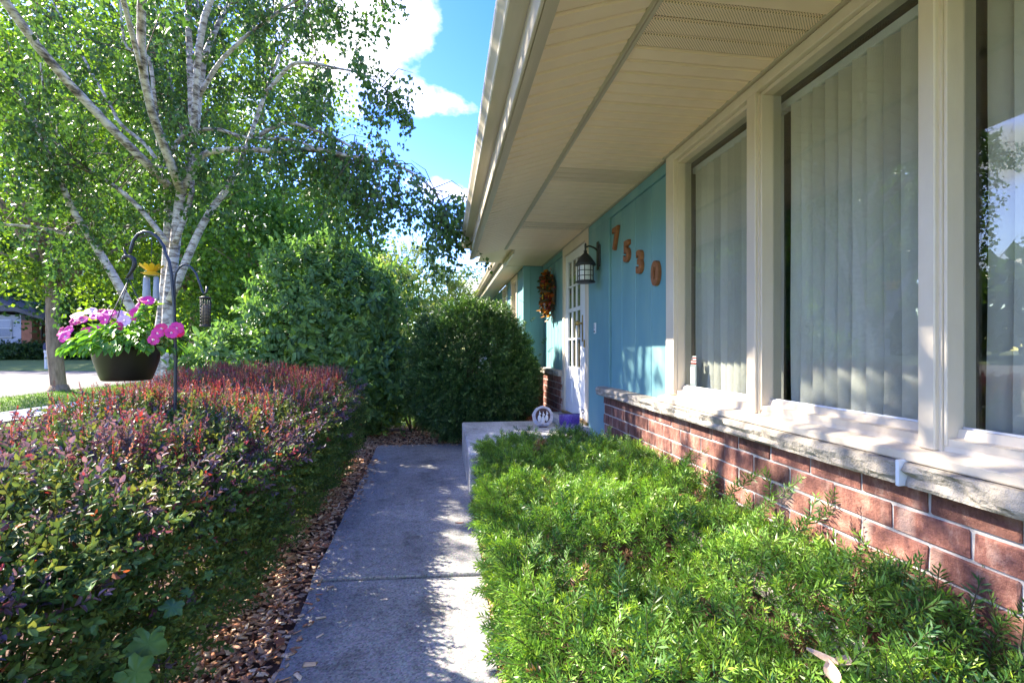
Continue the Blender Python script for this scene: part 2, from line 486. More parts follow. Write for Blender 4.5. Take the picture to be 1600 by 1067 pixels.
def compose(pieces):
    """pieces: (verts, quads, weight per piece: 0 base colour, 1 tip colour, 2 stem)"""
    v, q, w = [], [], []
    for pv, pq, pw in pieces:
        n = len(v); v += list(pv); q += [tuple(i + n for i in f) for f in pq]; w += [pw] * len(pv)
    return Tmpl(v, q, w)
def place(pv, M4):
    return [tuple(M4 @ Vector(p)) for p in pv]
def yew_sprig(L=.085, n=26, nl=.026, nw=.0030, flat=.35, rs=random.Random(1), tip=.25):
    pc = []
    sv, sq = stick((0, 0, 0), (0, L, 0), .0018); pc.append((sv, sq, 2))
    for i in range(n):
        f = (i + .5) / n
        a = i * 2.39996 + rs.uniform(-.3, .3)
        tilt = R(72 - 34 * f ** 1.5 + rs.uniform(-12, 12))
        d = Vector((math.cos(a) * math.sin(tilt), math.cos(tilt), math.sin(a) * math.sin(tilt) * (1 - flat) + .12)).normalized()
        l = nl * (.75 + .35 * math.sin(math.pi * min(f * 1.1, 1))) * rs.uniform(.8, 1.2)
        s = d.cross(Vector((rs.uniform(-.3, .3), rs.uniform(-.3, .3), 1))).normalized() * nw * .5
        p = Vector((0, L * f, 0)); m = p + d * l * .5 + Vector((0, 0, .001)); e = p + d * l
        pc.append(([p - s*.5, m - s, e, m + s], [(0, 1, 2, 3)], min(1.0, max(0.0, (f - (1 - tip)) / tip)) ))
    return compose(pc)
def leafy_sprig(L=.12, n=12, ll=.02, lw=.011, rs=random.Random(2), pairs=False, spread=60, tip=.3, stem=.0014, fold=.25, droop=.15):
    pc = []
    bend = rs.uniform(-.1, .1)
    sv, sq = stick((0, 0, 0), (bend * L, L, 0), stem); pc.append((sv, sq, 2))
    for i in range(n):
        f = (i // 2 + .6) / (n / 2) if pairs else (i + .6) / n
        a = (i % 2) * math.pi + (i // 2) * .35 if pairs else i * 2.39996 + rs.uniform(-.4, .4)
        tilt = R(spread + rs.uniform(-14, 14) - 30 * f)
        d = Vector((math.cos(a) * math.sin(tilt), math.cos(tilt), math.sin(a) * math.sin(tilt))).normalized()
        k = rs.uniform(.7, 1.15) * (1 - .25 * f)
        lv, lq = leaf_shape(ll * k, lw * k, fold, droop)
        zz = Vector((rs.uniform(-.4, .4), 1.0 - .5*f, rs.uniform(-.2, 1.2))).normalized()
        x = d.cross(zz).normalized(); z = x.cross(d)
        M4 = Matrix(((x.x, d.x, z.x, bend * L * f), (x.y, d.y, z.y, L * f), (x.z, d.z, z.z, 0), (0, 0, 0, 1)))
        pc.append((place(lv, M4), lq, 1.0 if f > 1 - tip else 0.0))
    return compose(pc)
STEM = np.array((.085, .085, .03))
class Foliage:
    def __init__(self): self.items = []
    def add(self, tm, pos, rot, scale, col, tip=None):
        n = len(pos)
        if n == 0: return self
        scale = np.broadcast_to(np.asarray(scale, float), (n,)); col = np.broadcast_to(np.asarray(col, float), (n, 3))
        tip = col if tip is None else np.broadcast_to(np.asarray(tip, float), (n, 3))
        self.items.append((tm, np.asarray(pos, float), rot, scale, col, tip))
        return self
    @staticmethod
    def colours(tm, col, tip, jit=.12):
        w = tm.w
        k = np.clip(w, 0, 1)[None, :, None]
        c = col[:, None, :] * (1 - k) + tip[:, None, :] * k
        c = c * (1 + jit * (rng.random((len(col), 1, 1)) * 2 - 1))
        st = (w > 1.5)
        if st.any(): c[:, st, :] = STEM
        return c
    def mesh(self, name, origin=(0, 0, 0), items=None):
        V, Q, C, off = [], [], [], 0
        for tm, pos, rot, s, col, tip in (items or self.items):
            v = np.einsum('nij,kj->nki', rot, tm.v) * s[:, None, None] + pos[:, None, :]
            n, k = len(pos), len(tm.v)
            q = tm.q[None] + (np.arange(n) * k)[:, None, None] + off
            V.append(v.reshape(-1, 3)); Q.append(q.reshape(-1, 4)); C.append(self.colours(tm, col, tip).reshape(-1, 3)); off += n * k
        V = np.concatenate(V) - np.array(origin, float); Q = np.concatenate(Q); C = np.concatenate(C)
        return np_mesh(name, V, Q, C)
    def build(self, name, mat, parent, parts=0, part_name="sprig", kind="stuff"):
        """One stuff part; the sprigs nearest the camera (up to parts) become parts of their own that share mesh data."""
        org = ORG[parent]
        items = self.items
        if parts:
            d = np.concatenate([np.linalg.norm(p - np.array((0, 0, CAMZ)), axis=1) + (.0 if True else 0) for _, p, *_ in items])
            vis = np.concatenate([in_view(p) for _, p, *_ in items])
            sz = np.concatenate([s for _, _, _, s, _, _ in items])
            key = np.where(vis, d / sz, 1e9)
            cut = np.sort(key)[min(parts, len(key) - 1)]
            new, o = [], 0
            for tm, pos, rot, s, col, tip in items:
                near = key[o:o+len(pos)] < cut; o += len(pos)
                idx = np.nonzero(near)[0]
                if len(idx):
                    var = []
                    for j in range(min(6, len(idx))):
                        i = idx[int(j * len(idx) / min(6, len(idx)))]
                        me = self.mesh(part_name, items=[(tm, np.zeros((1, 3)), np.eye(3)[None], np.ones(1), col[i:i+1], tip[i:i+1])])
                        me.materials.append(mat); var.append(me)
                    cc = np.array([col[int(idx[int(j * len(idx) / len(var))])] for j in range(len(var))])
                    for i in idx:
                        me = var[int(np.argmin(((cc - col[i]) ** 2).sum(1) + rng.random(len(var)) * 1e-4))]
                        ob = bpy.data.objects.new(part_name, me); COL.objects.link(ob); ob.parent = parent
                        m4 = Matrix.Identity(4)
                        for a in range(3):
                            for b_ in range(3): m4[a][b_] = rot[i][a][b_] * s[i]
                            m4[a][3] = pos[i][a] - org[a]
                        ob.matrix_basis = m4
                keep = ~near
                if keep.any(): new.append((tm, pos[keep], rot[keep], s[keep], col[keep], tip[keep]))
            items = new
        me = self.mesh(name, org, items)
        ob = link(name, me, mat, parent)
        if kind: ob["kind"] = kind
        ORG[ob] = org
        return ob
def np_mesh(name, V, Q, C=None):
    me = bpy.data.meshes.new(name)
    me.vertices.add(len(V)); me.vertices.foreach_set("co", V.astype(np.float32).ravel())
    me.loops.add(Q.size); me.loops.foreach_set("vertex_index", Q.astype(np.int32).ravel())
    me.polygons.add(len(Q)); me.polygons.foreach_set("loop_start", (np.arange(len(Q)) * Q.shape[1]).astype(np.int32))
    me.update(calc_edges=True)
    if C is not None:
        a = me.color_attributes.new(name="col", type='FLOAT_COLOR', domain='POINT')
        a.data.foreach_set("color", np.concatenate([np.clip(C, 0, 1), np.ones((len(C), 1))], axis=1).astype(np.float32).ravel())
    return me
def in_view(p, m=20):
    r = p[:, 0] * SP + p[:, 1] * CP; s = p[:, 0] * CP - p[:, 1] * SP
    r = np.maximum(r, 1e-3)
    u = 800 + F * s / r; v = VPY - F * (p[:, 2] - CAMZ) / r
    return (r > .3) & (u > -m) & (u < 1600 + m) & (v > -m) & (v < 1067 + m)
def pick(cols, n, w=None):
    c = np.array(cols, float); return c[rng.choice(len(c), n, p=None if w is None else np.array(w) / np.sum(w))]

# ================================================================== the ground
g = MB().add([(-900, -900, -.07), (900, -900, -.07), (900, 1200, -.07), (-900, 1200, -.07)], [(0, 1, 2, 3)])
structure(g, "lawn", M["lawn"])
m = MB()
bed = [(-3.4, -1.5), (1.75, -1.5), (1.75, 9.0), (-.6, 9.0), (-2.6, 8.6), (-3.3, 6.5)]
m.add([(x, y, -.035) for x, y in bed], [tuple(range(len(bed)))])
structure(m, "mulch_bed", M["mulch"])

# path: three slabs with open joints
Lpx = [(425, 1067), (487, 907), (540, 800), (592, 690)]
Rpx = [(782, 1067), (757, 897), (736, 775), (722, 690)]
Lw = [P(u, v, z=0) for u, v in Lpx]; Rw = [P(u, v, z=0) for u, v in Rpx]
def edge_x(pts, y):
    return edge_x0(pts, y) + .010 * mnoise.noise(Vector((y * 3.1, pts[0].x * 9, 0))) + .005 * mnoise.noise(Vector((y * 11, pts[0].x * 9, 4)))
def edge_x0(pts, y):
    ys = [p.y for p in pts]
    if y <= ys[0]: return pts[0].x + (y - ys[0]) * 0.0
    for a, b in zip(pts, pts[1:]):
        if y <= b.y: return a.x + (b.x - a.x) * (y - a.y) / (b.y - a.y)
    return pts[-1].x
jl, jr = Lw[1].y, Rw[1].y
m = MB()
pts = [(edge_x(Lw, y) - .0, y) for y in (-1.2, 1, 2, 3, 4, 5, 6, 7.0)]
ptr = [(edge_x(Rw, y) + .0, y) for y in (-1.2, 1, 2, 3, 4, 5, 6, 7.0)]
base = [(x + .01, y, -.022) for x, y in pts] + [(x - .01, y, -.022) for x, y in ptr[::-1]]
m.add(base, [tuple(range(len(base)))[::-1]])
path = structure(m, "path", M["soil"])
joints = [(-1.15, -1.15), (.9 - .02, .88), (jl, jr), (4.42, 4.40), (5.95, 5.93), (7.02, 6.98)]
for k in range(len(joints) - 1):
    (l0, r0), (l1, r1) = joints[k], joints[k + 1]
    gap = .007
    n = 30
    left = [(edge_x(Lw, l0 + gap + (l1 - l0 - 2*gap) * i / n), l0 + gap + (l1 - l0 - 2*gap) * i / n) for i in range(n + 1)]
    right = [(edge_x(Rw, r0 + gap + (r1 - r0 - 2*gap) * i / n), r0 + gap + (r1 - r0 - 2*gap) * i / n) for i in range(n + 1)]
    dz = (0, -.004, .008, .0, -.004)[k % 5]
    ring = left + right[::-1]
    cx = sum(p[0] for p in ring) / len(ring); cy = sum(p[1] for p in ring) / len(ring)
    ins = []
    for x, y in ring:
        v = Vector((cx - x, cy - y)).normalized() * .008
        ins.append((x + v.x, y + v.y))
    N = len(ring)
    s = MB()
    s.add([(x, y, dz) for x, y in ins] + [(x, y, dz - .007) for x, y in ring] + [(x, y, -.09) for x, y in ring],
          [tuple(range(N))[::-1]] + [(i, (i+1) % N, N + (i+1) % N, N + i) for i in range(N)] + [(N + i, N + (i+1) % N, 2*N + (i+1) % N, 2*N + i) for i in range(N)])
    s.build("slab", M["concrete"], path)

# pavement, road, far lawn
m = MB().add([(-9.7, -60, -.04), (-8.4, -60, -.04), (-8.4, 90, -.04), (-9.7, 90, -.04)], [(0, 1, 2, 3)])
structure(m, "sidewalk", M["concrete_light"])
def camxy(t, s):     # point at depth t and sideways s of the camera
    return (SP * t + CP * s, CP * t - SP * s)
def ground_pt(u, t, z):
    d = ray(u, 545.5); return (d.x * t, d.y * t, z)
road = [(-12.8, -60), (-12.8, 24), (-11.6, 27.5), (-8.5, 29.5), (20, 27)]
far = [camxy(31.5, s) for s in (45, 10, -12, -24, -34, -44, -60, -90)]
poly = road + [(x, y) for x, y in far] + [(-70, -60)]
m = MB().add([(x, y, -.062) for x, y in poly], [tuple(range(len(poly)))])
structure(m, "road", M["asphalt"])
# the lawn across the street rises gently
m = MB()
S = [50, 20, 0, -15, -25, -35, -50, -70, -110]
rows = [(31.2, -.055), (31.5, .04), (34, .22), (38, .48), (60, .7), (140, .9)]
vs = []
for t, z in rows:
    vs += [(*camxy(t + .3 * math.sin(s * .3), s), z) for s in S]
k = len(S)
m.add(vs, [(i*k+j, i*k+j+1, (i+1)*k+j+1, (i+1)*k+j) for i in range(len(rows)-1) for j in range(k-1)], True)
structure(m, "far_lawn", M["lawn"])

# ================================================================== the house
XB, XW, XG, X2 = 1.60, 1.65, 1.68, 1.32          # brick face, boards, glass, far wing wall
SOF, SEAM, YEND, YC = 2.745, .84, 6.7, 8.0
house = empty("house", (1.7, 3.0, 0), "low ranch house with teal boards, brick base and wide almond eaves along the path", "house")

def dydx(u): d = ray(u, 545); return d.y / d.x
def yat(u, x): return x * dydx(u)

# ---- brick base under the windows
rb = random.Random(3)
def brick_mesh(L, H, D, seed):
    r = random.Random(seed)
    b = MB().box((0, 0, 0), (D, L, H), .004)
    b.v = [(x + r.uniform(-.002, .002), y + r.uniform(-.0035, .0035), z + r.uniform(-.003, .003)) for x, y, z in b.v]
    me = b.mesh("brick"); me.materials.append(M["brick"]); return me
BL, BH, PL, PH = .2535, .0865, .265, .098
BM = [brick_mesh(BL, BH, .03, i) for i in range(6)]
BHALF = {}
def brick_at(parent, x, y, z, L=BL, rot=0):
    if abs(L - BL) < .002: me = rb.choice(BM)
    else:
        key = round(L, 2)
        if key not in BHALF: BHALF[key] = brick_mesh(key, BH, .03, 50 + len(BHALF))
        me = BHALF[key]
    o = bpy.data.objects.new("brick", me); COL.objects.link(o); o.parent = parent
    o.location = Vector((x + rb.uniform(-.0015, .0015), y, z)) - ORG[parent]
    o.rotation_euler = (rb.uniform(-.006, .006), 0, rot)
    return o
def brick_wall(name, x, y0, y1, z0, z1, joint0, zm):
    """Mortar wall facing -X with bricks 7 mm proud."""
    w = MB().box((x + .007, y0 + .001, z0), (x + .09, y1 - .001, z1)).build(name, M["mortar"], house)
    k = 0
    zt = zm
    while zt - PH > z0 - .06:
        zb = zt - PH + (PH - BH) / 2
        j = joint0 + (PL / 2 if k % 2 else 0)
        j -= math.ceil((j - y0) / PL) * PL
        y = j
        while y < y1:
            a, b = max(y + .006, y0), min(y + PL - .006, y1)
            if b - a > .04: brick_at(w, x, a, zb, b - a)
            y += PL
        zt -= PH; k += 1
    return w
brick_wall("brick_base", XB, -.6, 4.74, .18, .885, 1.406, .796 + PH)
brick_wall("brick_base", XB, 6.56, YC - .002, .18, .97, 6.56, .97)
# return wall brick facing the camera and wing base
wr = MB().box((X2 - .04, YC, .0), (XW + .02, YC + .1, .95)).build("brick_return", M["mortar"], house)
for k in range(9):
    x = X2 - .05 + (0 if k % 2 else -.12)
    zb = .95 - (k + 1) * PH + .006
    while x < XB:
        a, b = max(x, X2 - .047), min(x + BL, XB - .001)
        if b - a > .03:
            o = brick_at(wr, b, YC - .007, zb, b - a, math.pi / 2)
        x += PL
brick_wall("brick_base", X2 - .05, YC + .001, 14.0, .0, .95, YC, .95)

# ---- stone sills, split-faced
def stone(y0, y1, x, z0, z1, back, seed, rough_end=False):
    rs = random.Random(seed)
    n = max(2, int((y1 - y0) / .025))
    vs, fs = [], []
    prof = [(back, z0), (x + .012, z0), (x + .004, z0 + .012), (x + .006, (z0*.62 + z1*.38)), (x, (z0*.3 + z1*.7)), (x + .004, z1 - .006), (x + .012, z1), (back, z1 + .006)]
    for i in range(n + 1):
        y = y0 + (y1 - y0) * i / n
        e = .012 if (i in (0, n)) else 0
        for q, (px, pz) in enumerate(prof):
            if q in (0, 7): vs.append((px, y, pz)); continue
            amp = (.002, .008, .016, .013, .006, .002)[q - 1]
            nn = mnoise.noise(Vector((seed + y * 7, q * .9, .3))) + .6 * mnoise.noise(Vector((seed + y * 21, q * 2.1, 1.7)))
            st = .010 if mnoise.noise(Vector((seed * 2 + y * 3.3, q * .4, 5))) > .12 and q in (2, 3, 4) else 0
            vs.append((px + amp * nn + st + e, y, pz + (.006 * nn if q in (3, 4) else 0)))
    K = len(prof)
    for i in range(n):
        for q in range(K):
            fs.append((i*K+q, (i+1)*K+q, (i+1)*K+(q+1) % K, i*K+(q+1) % K))
    fs.append(tuple(range(K))); fs.append(tuple(range(n*K, n*K+K))[::-1])
    return MB().add(vs, fs)
YJ = yat(1406, 1.54)
stone(-.7, YJ - .004, 1.53, .887, .965, XW + .03, 11).build("sill_stone", M["stone"], house)
stone(YJ + .004, 4.82, 1.53, .887, .965, XW - .002, 5).build("sill_stone", M["stone"], house)
MB().box((1.527, YJ - .007, .884), (1.62, YJ + .006, .9735), .002).build("caulk_joint", M["caulk"], house)
stone(6.57, YC - .005, 1.55, .972, 1.05, XW - .002, 9).build("sill_stone", M["stone"], house)

# ---- teal boards
def boards(x, ys, z0, z1, nm="board"):
    w = MB().box((x + .012, ys[0] + .001, z0 + .001), (x + .06, ys[-1] - .001, z1 - .001)).build("board_wall", M["teal"], house)
    for a, b in zip(ys, ys[1:]):
        MB().box((x, a + .0035, z0), (x + .02, b - .0035, z1), .004).build(nm, M["teal"], w)
    return w
ys = [yat(u, XW) for u in (1041, 1017.6, 993, 972, 955)]
ys[0] = 3.345
boards(XW, ys, .96, 2.66)
MB().box((XW - .018, ys[0], 2.66), (XW + .05, 4.86, SOF - .002), .003).build("frieze_board", M["teal"], house)
ypil = yat(922.5, XW)
MB().box((XW - .022, ys[-1] + .002, .36), (XW + .06, ypil, 2.66), .006).build("corner_board", M["teal"], house)
MB().box((XW - .022 + .003, 4.862, 2.6605), (XW + .05, ypil - .002, SOF - .002), .003).build("frieze_board", M["teal"], house)
yb = [6.56 + (YC - 6.56) * i / 7 for i in range(8)]
boards(XW, yb, 1.05, 2.66)
MB().box((XW - .015, 6.56, 2.66), (XW + .05, YC - .002, SOF - .002), .003).build("frieze_board", M["teal"], house)
# return wall towards the camera and wing wall
MB().box((X2 - .02, YC - .018, .95), (X2 + .1, YC + .03, SOF - .003), .004).build("corner_board", M["teal"], house)
MB().box((X2 + .101, YC, .951), (XW + .03, YC + .05, SOF - .003)).build("board", M["teal"], house)
W2 = [(8.75, 9.55), (10.2, 11.0)]
edges = [YC + .031, 8.75, 9.55, 10.2, 11.0, 14.0]
for a, b in ((edges[0], edges[1]), (edges[2], edges[3]), (edges[4], edges[5])):
    n = max(1, round((b - a) / .24)); boards(X2, [a + (b - a) * i / n for i in range(n + 1)], .95, SOF - .003)
for a, b in W2:
    boards(X2, [a, (a + b) / 2, b], .95, 1.2)
    fr = MB()
    for y0, y1, z0, z1 in ((a, a + .09, 1.2, 2.72), (b - .09, b, 1.2, 2.72), (a + .09, b - .09, 2.63, 2.72), (a + .09, b - .09, 1.2, 1.29)):
        fr.box((X2 - .02, y0, z0), (X2 + .09, y1, z1), .004)
    fr.box((X2 + .03, a + .09, 1.92), (X2 + .07, b - .09, 1.97), .003)
    w = fr.build("window", M["tan_frame"], house)
    MB().box((X2 + .055, a + .09, 1.97), (X2 + .06, b - .09, 2.63)).build("pane", M["glass"], w)
    MB().box((X2 + .045, a + .09, 1.29), (X2 + .05, b - .09, 1.92)).build("pane", M["glass"], w)
    MB().box((X2 + .10, a + .05, 1.25), (X2 + .12, b - .05, 2.7)).build("curtain", M["fabric"], w)

# ---- triple picture window
y_l, y_lg = 3.345, 3.217
mull = [(2.29, 2.386), (1.362, 1.442), (.44, .53)]
y_r = -.6
ZG0, ZG1 = 1.09, 2.663
fr = MB()
fr.box((XB, y_lg + .008, 1.03), (XG + .05, y_l, SOF - .004), .004)
fr.box((XB + .03, y_lg, 1.031), (XG + .05, y_lg + .0075, ZG1 + .02))
fr.box((XB + .002, y_r, ZG1 + .022), (XG + .05, y_lg + .0075, SOF - .005), .004)
fr.box((XB + .030, y_r, ZG1), (XG + .05, y_lg - .0005, ZG1 + .0215), .002)
win = fr.build("window", M["tan_frame"], house)
for a, b in mull:
    q = MB().box((XB - .004, a + .022, 1.016), (XB + .03, b, ZG1 + .0215), .004)
    q.box((XB + .012, a + .012, 1.016), (XG + .05, b - .004, ZG1 - .0005))
    q.box((XB + .018, a, 1.035), (XG + .05, a + .0115, ZG1 - .0005), .002)
    q.build("mullion", M["tan_frame"], win)
spans = [(2.386, 3.217), (1.442, 2.29), (.53, 1.362), (-.5, .44)]
for a, b in spans:
    MB().box((XG, a - .003, ZG0), (XG + .006, b + .003, ZG1)).build("pane", M["glass"], win)
    s = MB()
    s.prism([(XB + .022, 1.036), (XG - .004, 1.05), (XG - .004, ZG0), (XG - .018, ZG0), (XG - .022, ZG0 - .014), (XB + .055, 1.062), (XB + .022, 1.058)], 1, a + .0005, b - .0005)
    s.build("bottom_rail", M["tan_frame"], win)
    c = MB().tube([(XG - .003, a + .004, ZG0 + .003), (XG - .003, b - .004, ZG0 + .003)], .0045, 6); c.tube([(XG - .003, a + .004, ZG0 + .003), (XG - .003, a + .004, ZG1 - .01)], .004, 6)
    c.build("glazing_bead", M["caulk"], win)
sl = MB().prism([(XB - .042, .970), (XB - .045, .975), (XB - .045, .998), (XB - .038, 1.003), (XB + .02, 1.018), (XB + .024, 1.036), (XG + .05, 1.05), (XG + .05, .974)], 1, y_r, y_l + .035)
sl.build("window_sill", M["tan_frame"], win)

# ---- storm door
YD0, YD1 = 5.47, 6.46
fr = MB()
fr.box((XW - .03, ypil + .001, .50), (XW + .08, YD0, 2.62), .004)
fr.box((XW - .03, YD1, .50), (XW + .08, 6.558, 2.62), .004)
fr.box((XW - .03, ypil + .001, 2.6205), (XW + .08, 6.558, SOF - .004), .004)
fr.build("door_frame", M["tan_frame"], house)
gy0, gy1, gz0, gz1 = 5.735, 6.345, 1.125, 2.50
d = MB()
XD = XW - .012
d.box((XD, YD0 + .004, .515), (XD + .035, gy0, 2.612), .004)
d.box((XD, gy1, .515), (XD + .035, YD1 - .004, 2.612), .004)
d.box((XD + .001, gy0 + .0005, gz1), (XD + .034, gy1 - .0005, 2.611), .003)
d.box((XD + .001, gy0 + .0005, .516), (XD + .034, gy1 - .0005, gz0), .003)
door = d.build("door", M["white_door"], house)
cols = [gy0 + (gy1 - gy0) * i / 3 for i in range(4)]
rowz = [gz0, 1.48, 1.86, 2.17, gz1]
for i in range(1, 3):
    MB().box((XD + .004, cols[i] - .011, gz0 + .0005), (XD + .028, cols[i] + .011, gz1 - .0005), .003).build("muntin", M["white_door"], door)
for j in range(1, 4):
    h = .024 if j == 2 else .011
    MB().box((XD + .002, gy0 + .0005, rowz[j] - h), (XD + .030, gy1 - .0005, rowz[j] + h), .003).build("muntin", M["white_door"], door)
for i in range(3):
    for j in range(4):
        MB().box((XD + .016, cols[i], rowz[j]), (XD + .019, cols[i+1], rowz[j+1])).build("pane", M["glass"], door)
for a, b in ((gy0 - .12, (gy0 + gy1) / 2 - .05), ((gy0 + gy1) / 2 + .05, gy1 + .04)):
    q = MB().box((XD - .005, a, .64), (XD + .002, b, .97), .004); q.box((XD - .011, a + .035, .675), (XD - .004, b - .035, .935), .005)
    q.build("raised_panel", M["white_door"], door)
q = MB().box((XD - .006, 5.60, 1.44), (XD - .001, 5.645, 1.76), .003); q.tube([(XD - .006, 5.622, 1.66), (XD - .05, 5.622, 1.66)], .012, 10); q.ball((XD - .065, 5.622, 1.66), .03)
q.build("handle", M["brass"], door)
q = MB().box((XD - .014, 5.52, 1.37), (XD - .001, 5.545, 1.46), .003); q.build("deadbolt", M["brass"], door)
MB().box((XD + .045, gy0 - .15, .52), (XD + .09, gy1 + .1, 2.61)).build("inner_door", M["hinge"], house)
MB().box((XW - .05, ypil + .01, .475), (XW + .06, 6.55, .512), .006).build("threshold", M["brass"], house)
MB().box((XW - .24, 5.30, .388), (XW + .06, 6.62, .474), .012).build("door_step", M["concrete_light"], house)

# ---- soffit strips
SW = .0985
def strip_mesh(p0, p1, name):
    """Strip hanging between (x,z) p0 and p1 across the overhang, .0985 wide along y with a turned lip."""
    (xa, za), (xb, zb) = p0, p1
    prof = [(0, 0.0), (.004, .006), (.018, .006), (.022, 0), (SW - .004, -.001), (SW - .001, .006), (SW - .001, .016), (0, .016)]
    vs = [(xa, y, za + z) for y, z in prof] + [(xb, y, zb + z) for y, z in prof]
    n = len(prof)
    fs = [(i, n + i, n + (i+1) % n, (i+1) % n) for i in range(n)] + [tuple(range(n)), tuple(range(n, 2*n))[::-1]]
    return MB().add(vs, fs).mesh(name)
xo, zo = .372, 2.595
me_in = strip_mesh((SEAM + .012, SOF), (XB + .045, SOF), "soffit_strip"); me_in.materials.append(M["soffit"])
me_inv = strip_mesh((SEAM + .012, SOF), (XB + .045, SOF), "soffit_strip"); me_inv.materials.append(M["soffit_vent"])
me_out = strip_mesh((xo, zo), (SEAM - .012, SOF - .003), "soffit_strip"); me_out.materials.append(M["soffit"])
me_w = strip_mesh((.985, SOF), (X2 - .001, SOF), "soffit_strip"); me_w.materials.append(M["soffit"])
sofp = MB().box((SEAM - .3, -1.4, SOF + .04), (XW + .1, YC, SOF + .05)).build("soffit", M["soffit"], house)
def strips(me, y0, y1, vents=()):
    y = y0
    while y < y1 - .02:
        v = any(a <= y < b for a, b in vents)
        o = bpy.data.objects.new("soffit_strip", me_inv if (v and me is me_in) else me); COL.objects.link(o)
        o.parent = sofp; o.location = Vector((0, y, random.uniform(-.0008, .0008))) - ORG[sofp]
        y += .1
Y0S = 1.822 - 20 * .1
strips(me_in, Y0S, YEND - .03, ((1.815, 2.11), (3.61, 3.91), (5.21, 5.51)))
strips(me_out, Y0S + .05, YEND - .06)
me_in2 = strip_mesh((.985, SOF + .001), (XB + .045, SOF + .001), "soffit_strip"); me_in2.materials.append(M["soffit"])
strips(me_in2, YEND + .0, YC - .06)
strips(me_w, YC + .04, 14.0)
# seam channel, wall channel, eave channel
MB().prism([(SEAM - .022, SOF - .008), (SEAM - .012, SOF - .014), (SEAM - .003, SOF - .014), (SEAM, SOF - .007), (SEAM + .003, SOF - .012), (SEAM + .02, SOF - .012), (SEAM + .024, SOF - .004), (SEAM + .024, SOF + .02), (SEAM - .022, SOF + .02)], 1, -1.4, YEND - .02).build("seam_channel", M["alu"], house)
MB().box((XB - .022, -1.4, SOF - .006), (XB + .004, y_l + .02, SOF + .012), .002).build("wall_channel", M["alu"], house)
MB().box((XW - .045, y_l + .021, SOF - .006), (XW - .018, YC - .02, SOF + .012), .002).build("wall_channel", M["alu"], house)
MB().prism([(.356, zo - .008), (.378, zo - .003), (.41, zo + .008), (.41, zo + .02), (.356, zo + .012)], 1, -1.4, YEND + .02).build("eave_channel", M["alu"], house)
# fascia and gutter of the entrance eave
MB().box((.338, -1.4, zo - .006), (.354, YEND + .03, 2.86), .003).build("fascia", M["gutter"], house)
def gutter(xf, zb, y0, y1):
    """K-shaped gutter hung on a fascia whose face is at xf, bottom at zb."""
    outer = [(xf - .001, zb), (xf - .082, zb), (xf - .088, zb + .006), (xf - .090, zb + .03), (xf - .104, zb + .052), (xf - .116, zb + .070), (xf - .120, zb + .092), (xf - .120, zb + .112), (xf - .110, zb + .112)]
    inner = [(xf - .110, zb + .108), (xf - .115, zb + .092), (xf - .111, zb + .072), (xf - .098, zb + .054), (xf - .085, zb + .032), (xf - .083, zb + .006), (xf - .001, zb + .004)]
    p = outer + inner
    k = MB().prism(p, 1, y0, y1)
    k.prism([(xf - .001, zb), (xf - .088, zb + .003), (xf - .120, zb + .09), (xf - .12, zb + .112), (xf - .001, zb + .112)], 1, y1 - .001, y1 + .002)
    return k
gutter(.337, 2.735, -1.4, YEND + .02).build("gutter", M["gutter"], house)
MB().box((.955, YEND + .12, 2.705), (.983, 14.2, 2.92), .003).build("fascia", M["gutter"], house)
gutter(.954, 2.84, YEND + .12, 14.2).build("gutter", M["gutter"], house)
# roof slabs (4:12) and the closed shell behind
def roof(xe, ze, y0, y1, xr=5.2):
    zr = ze + (xr - xe) * .333
    return MB().prism([(xe, ze), (xr, zr), (xr * 2 - xe, ze), (xr * 2 - xe, ze - .03), (xr, zr - .035), (xe + .01, ze - .035)], 1, y0, y1)
roof(.27, 2.888, -1.5, YEND + .03).build("roof", M["shingle"], house)
roof(.89, 2.985, YEND + .031, 14.3).build("roof", M["shingle"], house)
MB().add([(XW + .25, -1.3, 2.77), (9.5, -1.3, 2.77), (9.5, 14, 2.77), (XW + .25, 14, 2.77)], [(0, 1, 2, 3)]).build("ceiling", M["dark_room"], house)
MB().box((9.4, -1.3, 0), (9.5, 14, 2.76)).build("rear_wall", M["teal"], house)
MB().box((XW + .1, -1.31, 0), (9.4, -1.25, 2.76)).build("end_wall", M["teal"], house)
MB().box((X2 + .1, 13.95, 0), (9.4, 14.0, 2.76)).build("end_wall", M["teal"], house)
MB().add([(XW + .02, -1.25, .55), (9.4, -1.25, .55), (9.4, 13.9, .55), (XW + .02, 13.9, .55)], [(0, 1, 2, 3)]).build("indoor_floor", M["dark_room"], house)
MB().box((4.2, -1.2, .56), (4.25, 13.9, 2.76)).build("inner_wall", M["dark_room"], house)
MB().box((XW + .07, -1.25, .0), (XW + .12, 13.9, .9)).build("foundation", M["mortar"], house)
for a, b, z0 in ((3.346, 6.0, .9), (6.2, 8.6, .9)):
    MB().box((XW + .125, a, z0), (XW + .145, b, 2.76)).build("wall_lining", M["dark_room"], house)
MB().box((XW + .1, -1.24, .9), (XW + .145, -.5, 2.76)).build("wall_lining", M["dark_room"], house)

# porch slab
MB().box((.225, 4.45, -.05), (XB + .06, 6.4, .388), .012).build("porch", M["concrete_light"], house)

